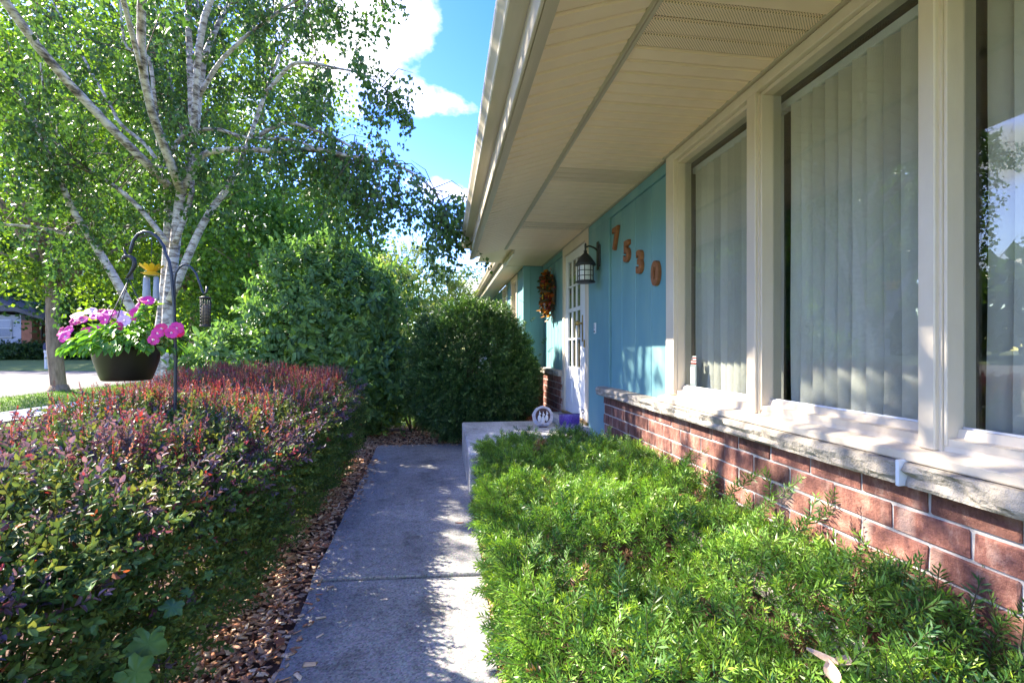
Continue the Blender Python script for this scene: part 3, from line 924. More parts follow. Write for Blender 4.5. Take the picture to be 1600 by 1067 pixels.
# ================================================================== blinds behind the picture window
names = ["pale vertical blinds behind the window nearest the house numbers", "pale vertical blinds behind the middle pane of the picture window",
         "pale vertical blinds behind the window with the blue street reflection, cut by the frame", "pale vertical blinds at the end of the picture window"]
for (a, b), lab in list(zip(spans, names))[:3]:
    bl = empty("vertical_blinds", (XG + .12, (a + b) / 2, 1.1), lab, "blinds", "vertical blinds in the picture window")
    MB().box((XG + .085, a - .04, ZG1 - .055), (XG + .135, b + .05, ZG1 - .012), .004).build("head_rail", M["white_plastic"], bl)
    y = a - .01; k = 0
    while y < b - .035:
        rs = random.Random(int(y * 1000))
        ang = R(-36 + rs.uniform(-10, 10)); w = .089
        n = 5; vs = []
        Z = [1.075 + rs.uniform(0, .008), 1.2, 1.45, 1.8, 2.2, ZG1 - .05]
        ph = rs.uniform(0, 6)
        for iz, z in enumerate(Z):
            sway = .006 * math.sin(z * 5 + ph) * (1 - iz / 5)
            tw = ang + R(5) * math.sin(z * 3.1 + ph) * (1 - iz / 5)
            for i in range(n):
                s = (i / (n - 1) - .5) * w
                c = .011 * (1 - (2 * i / (n - 1) - 1) ** 2)
                vs.append((XG + .11 + s * math.sin(tw) - c * math.cos(tw), y + .04 + s * math.cos(tw) + sway, z))
        fs = [(j*n+i, j*n+i+1, (j+1)*n+i+1, (j+1)*n+i) for j in range(len(Z)-1) for i in range(n-1)]
        MB().add(vs, fs, True).build("slat", M["fabric"], bl)
        y += .076

# ================================================================== things on the house
def textmesh(ch, size, depth):
    c = bpy.data.curves.new("t", 'FONT'); c.body = ch; c.size = size; c.extrude = depth; c.bevel_depth = .004; c.offset = .008; c.align_x = 'CENTER'
    o = bpy.data.objects.new("t", c); COL.objects.link(o)
    dg = bpy.context.evaluated_depsgraph_get(); dg.update()
    me = bpy.data.meshes.new_from_object(o.evaluated_get(dg))
    bpy.data.objects.remove(o); bpy.data.curves.remove(c)
    return me
for ch, u, v0, v1, word in (("7", 963, 355, 389, "seven"), ("5", 981, 376, 408, "five"), ("3", 1001, 391, 426, "three"), ("0", 1026, 408, 445, "zero")):
    top, bot = P(u, v0, x=XW - .01), P(u, v1, x=XW - .01)
    h = top.z - bot.z
    me = textmesh(ch, h / .75, .012)
    me.materials.clear(); me.materials.append(M["rust_wood"])
    o = bpy.data.objects.new("house_number", me); COL.objects.link(o)
    o.matrix_world = Matrix(((0, 0, -1, XW - .016), (-1, 0, 0, bot.y), (0, 1, 0, bot.z + .006), (0, 0, 0, 1)))
    tag(o, "carved brown wooden numeral %s on the teal boards" % word, "house number", "house numbers stepping down the wall")

# wall lantern
yl = 4.96
XP = XW - .022
lx = 1.475
lan = empty("wall_lantern", (XP, yl, 2.1), "black caged wall lantern with frosted glass beside the front door", "lantern")
q = MB().box((XP - .018, yl - .045, 2.22), (XP, yl + .045, 2.46), .01); q.box((XP - .026, yl - .028, 2.24), (XP - .017, yl + .028, 2.49), .008); q.box((XP - .024, yl - .03, 2.19), (XP - .012, yl + .03, 2.23), .006)
q.build("back_plate", M["black_metal"], lan)
arm = [(XP - .02, yl, 2.40), (XP - .06, yl, 2.425), (XP - .10, yl, 2.44), (lx + .03, yl, 2.44), (lx, yl, 2.425), (lx, yl, 2.37)]
MB().tube(arm, [.011, .010, .010, .010, .011, .012], 8).build("arm", M["black_metal"], lan)
MB().lathe([(.006, .0), (.02, -.012), (.016, -.03), (.03, -.045), (.055, -.07), (.085, -.115), (.108, -.15), (.112, -.165), (.10, -.168), (.02, -.17)], (lx, yl, 2.40), 24).build("cap", M["black_metal"], lan)
MB().lathe([(.012, 0), (.012, .03), (.006, .045)], (lx, yl, 2.425), 10).build("finial", M["black_metal"], lan)
MB().lathe([(.074, 0), (.078, .02), (.078, .15), (.074, .165)], (lx, yl, 2.072), 20).build("glass_shade", M["lamp_glass"], lan)
cg = MB()
for k in range(8):
    a = 2 * math.pi * (k + .5) / 8
    cg.box((lx + .082 * math.cos(a) - .004, yl + .082 * math.sin(a) - .004, 2.07), (lx + .082 * math.cos(a) + .004, yl + .082 * math.sin(a) + .004, 2.24))
for z in (2.122, 2.178):
    cg.tube([(lx + .083 * math.cos(a), yl + .083 * math.sin(a), z) for a in [2 * math.pi * k / 20 for k in range(21)]], .0045, 6, False)
cg.build("cage", M["black_metal"], lan)
MB().lathe([(.085, 0), (.103, .006), (.103, .018), (.088, .026), (.02, .027)], (lx, yl, 2.048), 24).build("base_ring", M["black_metal"], lan)

# door bell plate
c = P(930.5, 513, x=XP)
kp = empty("doorbell", (XP, c.y, c.z - .06), "small white doorbell plate with grey marks on the teal corner board", "doorbell")
MB().box((XP - .012, c.y - .03, c.z - .058), (XP - .0005, c.y + .03, c.z + .06), .004).build("plate", M["white_plastic"], kp)
for dz in (.036, .018, 0):
    for dy in (-.012, .012):
        MB().box((XP - .014, c.y + dy - .008, c.z + dz - .005), (XP - .0115, c.y + dy + .008, c.z + dz + .005)).build("mark", M["grey_plastic"], kp)
MB().ball((XP - .014, c.y, c.z - .035), .006, .011, .011).build("button", M["black_metal"], kp)

# autumn wreath
wc = P(860, 458, x=XW - .05)
wre = empty("wreath", (wc.x, wc.y, wc.z - .3), "autumn wreath of orange, red and dark leaves beside the front door", "wreath")
ring = [(wc.x, wc.y + .20 * math.cos(a), wc.z + .24 * math.sin(a)) for a in [2 * math.pi * k / 24 for k in range(25)]]
MB().tube(ring, .035, 8, False).build("vine_ring", M["twig"], wre)
fo = Foliage()
lv, lq = leaf_shape(.085, .05, .2, .1); tl = Tmpl(lv, lq, [0]*6)
n = 520
a = rng.uniform(0, 2*np.pi, n); rr = rng.normal(0, .055, n); dxx = -np.abs(rng.normal(0.03, .03, n))
pos = np.stack([wc.x + dxx, wc.y + (.20 + rr) * np.cos(a), wc.z + (.24 + rr) * np.sin(a)], 1)
ydir = np.stack([-rng.uniform(.2, 1, n), np.cos(a) * rng.uniform(-.4, 1.2, n), np.sin(a) * rng.uniform(-.4, 1.2, n)], 1) + rng.normal(0, .4, (n, 3))
fo.add(tl, pos, frames(ydir), rng.uniform(.6, 1.15, n), pick([(.42, .10, .015), (.5, .2, .02), (.25, .03, .02), (.09, .05, .02), (.04, .06, .02), (.15, .03, .05)], n, [3, 2.2, 2, 2.5, 2.5, .8]))
fo.build("leaves", M["leaf"], wre, 0)
fl5 = []
for dy, dz, cc in ((-.02, .2, "o"), (.1, .12, "y"), (-.12, -.1, "o"), (.06, -.16, "o"), (-.1, .1, "r"), (.12, -.05, "y")):
    q = MB(); p0 = Vector((wc.x - .085, wc.y + dy, wc.z + dz))
    for k in range(8):
        an = k * math.pi / 4
        d1 = Vector((-.015, math.cos(an) * .055, math.sin(an) * .055)); sd = Vector((0, -math.sin(an), math.cos(an))) * .02
        q.add([p0, p0 + d1 * .6 + sd, p0 + d1, p0 + d1 * .6 - sd], [(0, 1, 2, 3)])
    fl5.append((q, cc))
M["flower_orange"] = surf("silk_orange", (.55, .13, .01), (.7, .25, .03), 30, .7, 0)
M["flower_yellow"] = surf("silk_yellow", (.55, .33, .02), (.7, .45, .05), 30, .7, 0)
M["flower_red"] = surf("silk_red", (.35, .02, .02), (.5, .05, .03), 30, .7, 0)
for q, cc in fl5:
    q.build("silk_flower", M[{"o": "flower_orange", "y": "flower_yellow", "r": "flower_red"}[cc]], wre)
q = MB().lathe([(.001, 0), (.05, 0), (.055, .01), (.02, .02)], (0, 0, 0), 16)
q.v = [(wc.x - .09 - z, wc.y - .02 + x * .8, wc.z - .2 + y) for x, y, z in q.v]
q.build("pale_bow", M["grey_plastic"], wre)

# plaque and flag on the porch
def disc_x(c, r, x0, x1, n=28, wob=0):
    """Round plate facing the path: tilted back, axis towards the camera."""
    vs = []
    for w in (x0, x1):
        for k in range(n):
            a = 2 * math.pi * k / n; rr = r * (1 + wob * math.sin(a * 9))
            vs.append((c[0] + rr * math.cos(a), c[1] + w, c[2] + rr * math.sin(a)))
    return MB().add(vs, [tuple(range(n)), tuple(range(n, 2*n))[::-1]] + [(k, n + k, n + (k+1) % n, (k+1) % n) for k in range(n)])
pc = P(848, 650, y=5.85); pc.z = .388 + .132
pl = empty("garden_plaque", (pc.x, pc.y, .388), "round pale scalloped plaque with dark centre and small white figures, standing on the porch", "plaque")
M["plaque_rim"] = surf("painted_resin", (.42, .40, .46), (.66, .66, .72), 30, .6, .4, 60)
M["plaque_dark"] = surf("dark_resin", (.06, .03, .025), (.12, .06, .05), 20, .7, .3, 60)
disc_x(pc, .13, -.006, .02, 36, .02).build("plate", M["plaque_rim"], pl)
disc_x(pc + Vector((0, 0, .012)), .092, -.012, -.0065).build("dark_field", M["plaque_dark"], pl)
for dx, dz, s in ((-.045, .0, .03), (.0, -.02, .034), (.045, .005, .028)):
    q = MB().ball((pc.x + dx, pc.y - .022, pc.z + dz - .02), s * .75, .014, s * 1.5); q.ball((pc.x + dx + .006, pc.y - .026, pc.z + dz + s * 1.3), s * .5, .012, s * .5); q.ball((pc.x + dx + .002, pc.y - .026, pc.z + dz + s * 2.0), s * .16, .008, s * .5)
    q.build("white_figure", M["white_plastic"], pl)
q = MB()
for k in range(9):
    q.ball((pc.x - .08 + k * .02, pc.y - .022, pc.z - .085 + random.uniform(-.012, .012)), .02, .012, .022)
q.build("flower_border", M["plaque_rim"], pl)
MB().box((pc.x - .05, pc.y - .02, .389), (pc.x + .05, pc.y + .07, .40), .003).build("stand", M["plaque_dark"], pl)

fc = P(890, 665, y=5.12)
fg = empty("garden_flag", (fc.x, fc.y, .388), "small purple iris print banner with white flowers, on a dark looped wire stand", "flag")
def iris_mat():
    m_, n_, l_, b_ = newmat("iris_print")
    c_ = n_.new("ShaderNodeTexCoord"); sp_ = n_.new("ShaderNodeSeparateXYZ"); l_.new(c_.outputs["Generated"], sp_.inputs[0])
    t_ = noise_node(n_, l_, 11, 4, .7, vec=c_.outputs["Generated"])
    ad_ = n_.new("ShaderNodeMath"); ad_.operation = 'MULTIPLY_ADD'; ad_.inputs[1].default_value = .8; l_.new(t_.outputs[0], ad_.inputs[0]); hz_ = n_.new("ShaderNodeMath"); hz_.operation = 'MULTIPLY'; hz_.inputs[1].default_value = .5; l_.new(sp_.outputs[2], hz_.inputs[0]); l_.new(hz_.outputs[0], ad_.inputs[2])
    r_ = n_.new("ShaderNodeValToRGB"); setramp(r_, [(.46, (.45, .46, .55)), (.56, (.55, .50, .42)), (.62, (.09, .035, .30)), (.80, (.17, .08, .42)), (.98, (.34, .28, .5))]); l_.new(ad_.outputs[0], r_.inputs[0])
    l_.new(r_.outputs[0], b_.inputs["Base Color"]); b_.inputs["Roughness"].default_value = .8
    return m_
M["iris"] = iris_mat()
vs = []; nn = 10
for j in range(4):
    for i in range(nn):
        vs.append((fc.x - .115 + .23 * i / (nn-1), fc.y + .012 * math.sin(i * .9), .43 + .215 * j / 3))
ban = MB().add(vs, [(j*nn+i, j*nn+i+1, (j+1)*nn+i+1, (j+1)*nn+i) for j in range(3) for i in range(nn-1)], True)
vb = [(x, y + .004, z) for x, y, z in vs]
ban.add(vb, [(j*nn+i, (j+1)*nn+i, (j+1)*nn+i+1, j*nn+i+1) for j in range(3) for i in range(nn-1)], True)
ban.build("banner", M["iris"], fg)
px = fc.x + .15
loop = [(px, fc.y, .389), (px, fc.y, .655)] + [(px + .016 * math.sin(a), fc.y, .673 - .018 * math.cos(a)) for a in [2 * math.pi * k / 10 for k in range(11)]]
wire = MB().tube(loop, .004, 6); wire.tube([(px, fc.y, .648), (fc.x - .13, fc.y, .65)], .003, 6)
wire.build("stand", M["black_metal"], fg)

# little framed sign with striped flag inside the window
sg0 = P(1077, 602, x=XG + .03)
sg = empty("window_sign", (sg0.x, sg0.y, ZG0), "small grey framed sign topped by a striped flag, inside the window pane beside the numerals", "sign")
w, zb = .085, ZG0 + .004
yy = 3.17
MB().box((XG + .015, yy - w, zb), (XG + .030, yy, zb + .15), .003).build("frame", M["grey_plastic"], sg)
MB().box((XG + .012, yy - w + .012, zb + .02), (XG + .0145, yy - .012, zb + .13)).build("card", M["white_plastic"], sg)
for k in range(6):
    MB().box((XG + .016, yy - w + .004, zb + .155 + k * .009), (XG + .020, yy - .012, zb + .163 + k * .009)).build("stripe", M["flower_red" if k % 2 == 0 else "white_plastic"], sg)
MB().box((XG + .0155, yy - .035, zb + .180), (XG + .0205, yy - .011, zb + .210)).build("canton", M["blue_black"], sg)

# ================================================================== yew bed along the wall
def smooth(a, b, x): x = np.clip((x - a) / (b - a), 0, 1); return x * x * (3 - 2 * x)
def vnoise(x, y, s, seed=0):
    return np.array([mnoise.noise(Vector((float(a) * s, float(b) * s, seed))) for a, b in zip(x, y)])
yb_ = empty("yew_hedge", (.9, 2.4, -.03), "low spreading bright green yew hedge between path and brick wall", "hedge")
YEW = [yew_sprig((.10, .075, .12, .06)[i], (24, 20, 28, 16)[i], .033, .0056, (.4, .2, .5, .1)[i], random.Random(i), (.3, .45, .25, .6)[i]) for i in range(4)]
def yew_top(x, y):
    h = .39 + .16 * smooth(.28, 1.3, x) + .075 * vnoise(x, y, 4.6, 2) + .07 * vnoise(x, y, 1.9, 9)
    # hollow between two plants
    h -= .16 * np.exp(-(((x - .88) / .17) ** 2 + ((y - 1.95) / .30) ** 2)) + .07 * np.exp(-(((x - 1.2) / .2) ** 2 + ((y - 2.1) / .25) ** 2))
    h += .03 * smooth(3.3, 4.3, y) - .085 * smooth(3.5, 4.3, y) * smooth(.65, 1.05, x)
    return h
n = 6800
x = rng.uniform(.27, 1.57, n); y = .35 + 4.33 * rng.random(n) ** 1.0
edge = rng.random(n) < .22
xl_ = .29 + .10 * smooth(3.3, 4.3, y)
x = np.maximum(x, xl_)
x[edge] = xl_[edge] + np.abs(rng.normal(0, .03, edge.sum()))
top = yew_top(x, y)
depth = np.abs(rng.normal(0, .085, n))
z = np.where(edge, rng.uniform(.02, 1, n) ** .8 * top, top - depth)
x = x + np.where(edge, .05 * vnoise(y, z, 3.5, 4), 0)
up = np.stack([rng.normal(0, .75, n) + np.where(edge, -1.2, np.where(x < .4, -.5, 0)), rng.normal(-.15, .75, n), np.where(edge, .35, .85) + rng.normal(0, .3, n)], 1)
patch = vnoise(x, y, 2.6, 5) + rng.normal(0, .4, n)
c0 = np.array((.045, .125, .03)); c1 = np.array((.20, .36, .05))
k = np.clip(.5 + patch * .9, 0, 1)[:, None]
col = c0 * (1 - k) + c1 * k
tip = np.array((.32, .46, .04)) * (.55 + .6 * rng.random((n, 1))); tip = np.where(rng.random((n, 1)) < .42, tip, col * 1.2)
dead = rng.random(n) < .008; col[dead] = (.20, .10, .04); tip[dead] = (.28, .15, .06)
fo = Foliage()
idx = np.arange(n) % 4
for i in range(4):
    s = idx == i
    fo.add(YEW[i], np.stack([x, y, z], 1)[s], frames(up[s]), rng.uniform(.8, 1.35, s.sum()), col[s], tip[s])
# bright star-shaped young tips
STAR = [yew_sprig(.03, 15, .027, .005, .0, random.Random(60 + i), .95) for i in range(2)]
ns = 1900
ys_ = .35 + 4.3 * rng.random(ns); xs_ = rng.uniform(.30 + .10 * smooth(3.3, 4.3, ys_), 1.52); zs_ = yew_top(xs_, ys_) - np.abs(rng.normal(0, .03, ns)) + .015
ds_ = np.stack([rng.normal(-.05, .35, ns), rng.normal(-.2, .35, ns), np.ones(ns)], 1)
cs_ = pick([(.14, .28, .05), (.22, .38, .06), (.30, .45, .06)], ns)
for i in range(2):
    s = (np.arange(ns) % 2) == i
    fo.add(STAR[i], np.stack([xs_, ys_, zs_], 1)[s], frames(ds_[s]), rng.uniform(.7, 1.15, s.sum()), cs_[s], cs_[s] * 1.15)
# long shoots leaning against the brick
sh = [(1300, 800), (1240, 760), (1420, 905), (1330, 870), (1395, 900), (1180, 745), (1090, 712), (1480, 935)]
for u, v in sh:
    p = P(u, v, x=1.50)
    m_ = 5
    for kk in range(m_):
        f = kk / m_
        pos = np.array([[1.40 + .10 * f, p.y + .10 * (1 - f), p.z - .14 * (1 - f)]])
        fo.add(YEW[kk % 4], pos, frames(np.array([[.35, -.25, .8]]) + rng.normal(0, .25, (1, 3))), [1.15], [(.06, .14, .025)], [(.16, .3, .04)])
fo.build("sprays", M["needle"], yb_, 300, "sprig")
tw = MB()
for i in range(150):
    xx, yy2 = random.uniform(.45, 1.5), random.uniform(.5, 4.3)
    h = float(yew_top(np.array([xx]), np.array([yy2]))[0])
    b0 = Vector((.95 + (xx - .95) * .6, yy2 + random.uniform(-.25, .25), -.03)); e = Vector((xx, yy2, h - .04))
    mid = (b0 + e) / 2 + Vector((random.uniform(-.06, .06), random.uniform(-.06, .06), -.03))
    tw.tube([b0, mid, e], [.006, .0045, .002], 4, False)
tw.build("branches", M["twig"], yb_)

# ================================================================== barberry hedge
bh = empty("barberry_hedge", (-2.0, 3.0, -.03), "wide clipped barberry hedge, purple and green leaves with red shoots on top, beside the path", "hedge")
BAR = [leafy_sprig(.13, 14, .030, .0155, random.Random(i), False, 62, .2) for i in range(4)]
RED = [leafy_sprig(.15, 20, .015, .0075, random.Random(30 + i), False, 38, .9, .0016) for i in range(3)]
def bar_right(y): return -.95 - .08 * smooth(4.2, 6.2, y) + .03 * vnoise(y, y * .3, 2.0, 3)
def bar_top(x, y):
    return .84 + .028 * y + .065 * vnoise(x, y, 3.4, 7) + .07 * vnoise(x, y, 1.3, 1) - .16 * smooth(-1.25, -.9, x) - .08 * smooth(.9, .2, y)
n = 11500
y = .25 + 5.9 * rng.random(n) ** 1.15
xr = bar_right(y)
left = -1.68 - .2 * y
edge = rng.random(n) < .36
x = np.where(edge, xr - np.abs(rng.normal(0, .07, n)), xr + (left - xr) * rng.random(n))
top = bar_top(x, y)
z = np.where(edge, .12 + (top - .12) * rng.random(n) ** .75, top - np.abs(rng.normal(0, .09, n)))
x = np.where(edge, x - .06 * (1 - z / top) ** 2 + .05 * vnoise(y * 1.0, z, 3.3, 8), x)
up = np.stack([rng.normal(0, .5, n) + np.where(edge, .9, .1), rng.normal(0, .5, n) - .15, np.where(edge, .35, 1.0) + rng.normal(0, .25, n)], 1)
pn = vnoise(x, y, 1.6, 12)
hgt = np.clip((z - top + .22) / .22, 0, 1)
green = pick([(.05, .115, .03), (.08, .165, .04), (.13, .21, .045)], n)
purp = pick([(.12, .10, .14), (.17, .13, .19), (.09, .085, .12), (.17, .08, .11)], n)  # purple leaves, with the sky's bluish reflection put into their colour
wp = np.clip(hgt * .85 + pn * .7 + rng.normal(0, .28, n) - .28, 0, 1)[:, None]
col = np.where(rng.random((n, 1)) < wp, purp, green)
tip = np.where(rng.random((n, 1)) < .07 * hgt[:, None] + .02, pick([(.30, .05, .05), (.34, .11, .04), (.25, .06, .10)], n), col * 1.2)
fo = Foliage(); idx = np.arange(n) % 4
idx[np.sqrt(x * x + y * y + (z - CAMZ) ** 2) < 1.5] = 9
for i in range(4):
    s = idx == i
    fo.add(BAR[i], np.stack([x, y, z], 1)[s], frames(up[s]), rng.uniform(.75, 1.25, s.sum()), col[s], tip[s])
# red upright shoots, thickest towards the far end
n = 3600
y = 1.6 + 4.5 * rng.random(n) ** .55
xr = bar_right(y); left = -1.68 - .2 * y
x = xr - .12 + (left - xr + .12) * rng.random(n)
keep = (rng.random(n) < .25 + .75 * smooth(3.0, 5.0, y)) & (rng.random(n) < .45 + .9 * smooth(0, .2, vnoise(x, y, 1.9, 33)))
x, y = x[keep], y[keep]; n = len(x)
z = bar_top(x, y) - .03 + .03 * rng.random(n)
rc = pick([(.33, .065, .07), (.42, .16, .12), (.26, .05, .08), (.42, .24, .17), (.22, .08, .09)], n)
idx = np.arange(n) % 3
upv = np.stack([rng.normal(0, .2, n), rng.normal(0, .2, n), np.ones(n)], 1)
for i in range(3):
    s = idx == i
    fo.add(RED[i], np.stack([x, y, z], 1)[s], frames(upv[s]), rng.uniform(.7, 1.35, s.sum()), rc[s], rc[s] * 1.1)
# stray tall shoots above the clipped top
for (u, v, t_) in ((78, 640, 3.0), (150, 650, 3.1), (215, 640, 3.3), (40, 690, 2.6), (330, 610, 4.3), (265, 650, 3.0), (120, 700, 2.5), (420, 600, 5.0)):
    b_ = P(u, v, t=t_)
    for kk in range(3):
        fo.add(BAR[kk], np.array([[b_.x + .01 * kk, b_.y, b_.z - .06 + .085 * kk]]), frames(np.array([[.12, -.05, 1.0]]) + rng.normal(0, .12, (1, 3))), [.75 - .12 * kk], [(.11, .07, .09)], [(.16, .08, .09)])
fo.build("foliage", M["barberry"], bh, 300, "sprig")
tw = MB()
for i in range(260):
    yy2 = random.uniform(.5, 6.1); xr_ = float(bar_right(np.array([yy2]))[0]); xx = xr_ - abs(random.gauss(0, .35)) - .02
    h = float(bar_top(np.array([xx]), np.array([yy2]))[0]) * random.uniform(.55, .98)
    b0 = Vector((xx - random.uniform(.05, .4), yy2 + random.uniform(-.3, .3), -.03)); e = Vector((xx + random.uniform(-.05, .05), yy2, h))
    mid = (b0 + e) / 2 + Vector((random.uniform(-.06, .12), random.uniform(-.1, .1), random.uniform(0, .1)))
    tw.tube([b0, (b0 + mid) / 2 + Vector((.02, 0, .02)), mid, e], [.008, .007, .005, .002], 4, False)
tw.build("branches", M["twig"], bh)

# broad lobed vine leaves growing out of the hedge foot
def lobed(c, size, nrm, spin, name, parent, mat):
    nrm = Vector(nrm).normalized(); x = nrm.cross(Vector((0, 0, 1))).normalized(); y = nrm.cross(x)
    n_ = 40; pts = []
    for k_ in range(n_):
        a_ = 2 * math.pi * k_ / n_
        r_ = size * (.62 + .30 * math.cos(2.5 * (a_ if a_ < math.pi else 2*math.pi - a_)) ** 2 - .25 * max(0, math.cos(a_ - math.pi)) ** 6 + (.05 if k_ % 2 else 0))
        q_ = x * math.cos(a_ + spin) * r_ + y * math.sin(a_ + spin) * r_
        pts.append(Vector(c) + q_ + nrm * (-.18 * r_ * r_ / size + .004 * math.sin(k_ * 1.3)))
    me_b = MB().add([Vector(c)] + pts, [(0, k_ + 1, (k_ + 1) % n_ + 1) for k_ in range(n_)], True)
    return me_b.build(name, mat, parent)
M["vine_leaf"] = surf("vine_leaf", (.055, .14, .03), (.09, .20, .05), 20, .5, .4, 40)
for i, (u, v, y_, s_, nr) in enumerate(((232, 1005, 1.50, .062, (.75, -.6, .45)), (212, 1050, 1.42, .055, (.7, -.5, .3)), (268, 948, 1.62, .042, (.4, -.3, .9)), (292, 925, 1.72, .022, (.5, -.4, .8)), (327, 898, 1.87, .022, (.7, -.5, .5)))):
    p = P(u, v, y=y_)
    vl = empty("vine", (p.x, p.y, -.03), ["large lobed green vine leaf hanging at the foot of the barberry hedge", "dark lobed vine leaf under the large one at the hedge foot",
        "flat toothed vine leaf reaching from the hedge over the wood chips", "tiny pale vine leaf on a thin tendril at the hedge foot", "small yellow-green vine leaf among bare barberry twigs"][i], "vine")
    lobed(p, s_, nr, 1.2 + i, "leaf", vl, M["vine_leaf"])
    MB().tube([(p.x - .09, p.y + .06, p.z - .10), (p.x - .05, p.y + .03, p.z - .03), p], .002, 5).build("stalk", M["vine_leaf"], vl)

# ================================================================== wood chips
def chips(n, xs, ys, zs):
    V, Q, C = [], [], []
    L = rng.uniform(.018, .055, n) ; W = rng.uniform(.008, .022, n); T = rng.uniform(.002, .006, n)
    b = np.array([(sx, sy, sz) for sx in (-.5, .5) for sy in (-.5, .5) for sz in (-.5, .5)])
    q = np.array([(0, 1, 3, 2), (4, 6, 7, 5), (0, 4, 5, 1), (2, 3, 7, 6), (0, 2, 6, 4), (1, 5, 7, 3)])
    d = np.stack([rng.normal(size=n), rng.normal(size=n), rng.normal(0, .22, n)], 1)
    rot = frames(d, np.stack([rng.normal(0, .35, n), rng.normal(0, .35, n), np.ones(n)], 1))
    box = np.repeat(b[None], n, 0) * np.stack([W, L, T], 1)[:, None, :]
    box = box * (1 + rng.uniform(-.35, .2, (n, 8, 1)))
    v = np.einsum('nij,nkj->nki', rot, box) + np.stack([xs, ys, zs], 1)[:, None, :]
    Qs = (q[None] + (np.arange(n) * 8)[:, None, None]).reshape(-1, 4)
    c = pick([(.50, .34, .21), (.40, .23, .13), (.32, .14, .07), (.58, .44, .30), (.25, .14, .085), (.42, .17, .08)], n, [3, 2.5, 1.6, 1.8, 1.6, .9]) * rng.uniform(1.0, 1.6, (n, 1))
    return v.reshape(-1, 3), Qs, np.repeat(c, 8, 0)
Vs, Qs, Cs, off = [], [], [], 0
def addchips(n, xs, ys, zs):
    global off
    v, q, c = chips(n, xs, ys, zs); Vs.append(v); Qs.append(q + off); Cs.append(c); off += len(v)
n = 8500
y = .9 + 6.6 * rng.random(n) ** 1.3
xl = np.array([edge_x(Lw, t) for t in y])
f = rng.random(n) ** .8
x = xl + .03 * rng.normal(size=n) * (f < .08) - f * .62
addchips(n, x, y, -.025 + .028 * rng.random(n) + .02 * f)
n = 1300
y = .7 + 3.6 * rng.random(n); xr_ = np.array([edge_x(Rw, t) for t in y])
addchips(n, xr_ + .0 + .11 * rng.random(n), y, -.022 + .02 * rng.random(n))
n = 1800
addchips(n, rng.uniform(-1.2, .3, n), rng.uniform(6.85, 8.2, n), -.025 + .025 * rng.random(n))
n = 900
addchips(n, rng.uniform(.35, 1.3, n), rng.uniform(6.45, 7.9, n), -.02 + .05 * rng.random(n))
n = 190
y = 1.2 + 4.9 * rng.random(n); xl = np.array([edge_x(Lw, t) for t in y])
addchips(n, xl + np.abs(rng.normal(0, .07, n)), y, .004 * np.ones(n))
m_, nn_, ll_, bb_ = newmat("wood_chip")
at_ = nn_.new("ShaderNodeAttribute"); at_.attribute_name = "col"; ll_.new(at_.outputs["Color"], bb_.inputs["Base Color"]); bb_.inputs["Roughness"].default_value = .85
t_ = noise_node(nn_, ll_, 90, 3, .6); bump(nn_, ll_, bb_, t_.outputs[0], .5, .004)
M["chip"] = m_
me = np_mesh("wood_chips", np.concatenate(Vs), np.concatenate(Qs), np.concatenate(Cs))
o = link("wood_chips", me, M["chip"]); tag(o, "loose tan and red-brown wood chip mulch along both path edges", "mulch", None, "stuff")

# fallen leaves
def dry_leaf(loc, L, W, spin, curl, lab, mat, tilt=0.0, group=None):
    n_ = 9; vs = []
    for i in range(n_):
        f_ = i / (n_ - 1); w_ = W * math.sin(math.pi * min(1, f_ * .94 + .03)) ** .8
        for s_ in (-1, -.5, 0, .5, 1):
            vs.append((s_ * w_ * .5, (f_ - .5) * L, curl * (s_ * s_) * W + .3 * curl * L * (2 * f_ - 1) ** 2))
    fs = [(i*5+j, i*5+j+1, (i+1)*5+j+1, (i+1)*5+j) for i in range(n_-1) for j in range(4)]
    M4 = Matrix.Rotation(spin, 3, 'Z') @ Matrix.Rotation(tilt, 3, 'X')
    q = MB().add([M4 @ Vector(p) for p in vs], fs, True)
    o = link("fallen_leaf", q.mesh("fallen_leaf"), mat); o.location = loc
    tag(o, lab, "leaf", group)
M["dry_tan"] = surf("dry_leaf_tan", (.42, .30, .22), (.58, .45, .34), 30, .7, .5, 60)
M["dry_red"] = surf("dry_leaf_red", (.22, .07, .025), (.36, .13, .05), 30, .6, .5, 60)
p = P(437, 1003, z=.012); dry_leaf(p, .06, .045, .4, .12, "rust-red fallen leaf lying on the wood chips at the path edge", M["dry_red"])
p = P(718, 817, z=.008); dry_leaf(p, .07, .022, 1.5, .15, "thin brown fallen leaf on the concrete path", M["dry_red"])
for i, (u, v, sp_, L_, lab) in enumerate(((1288, 1030, .9, .10, "pale tan dead leaf lying across the yew sprigs"), (1318, 1036, 2.2, .10, "curled tan dead leaf beside the pale ones on the yew"), (1300, 1054, -.5, .085, "pale dead leaf lowest of the three on the yew"))):
    p = P(u, v, z=.585); dry_leaf(p, L_ * .8, .034, sp_, .18, lab, M["dry_tan"], .2)

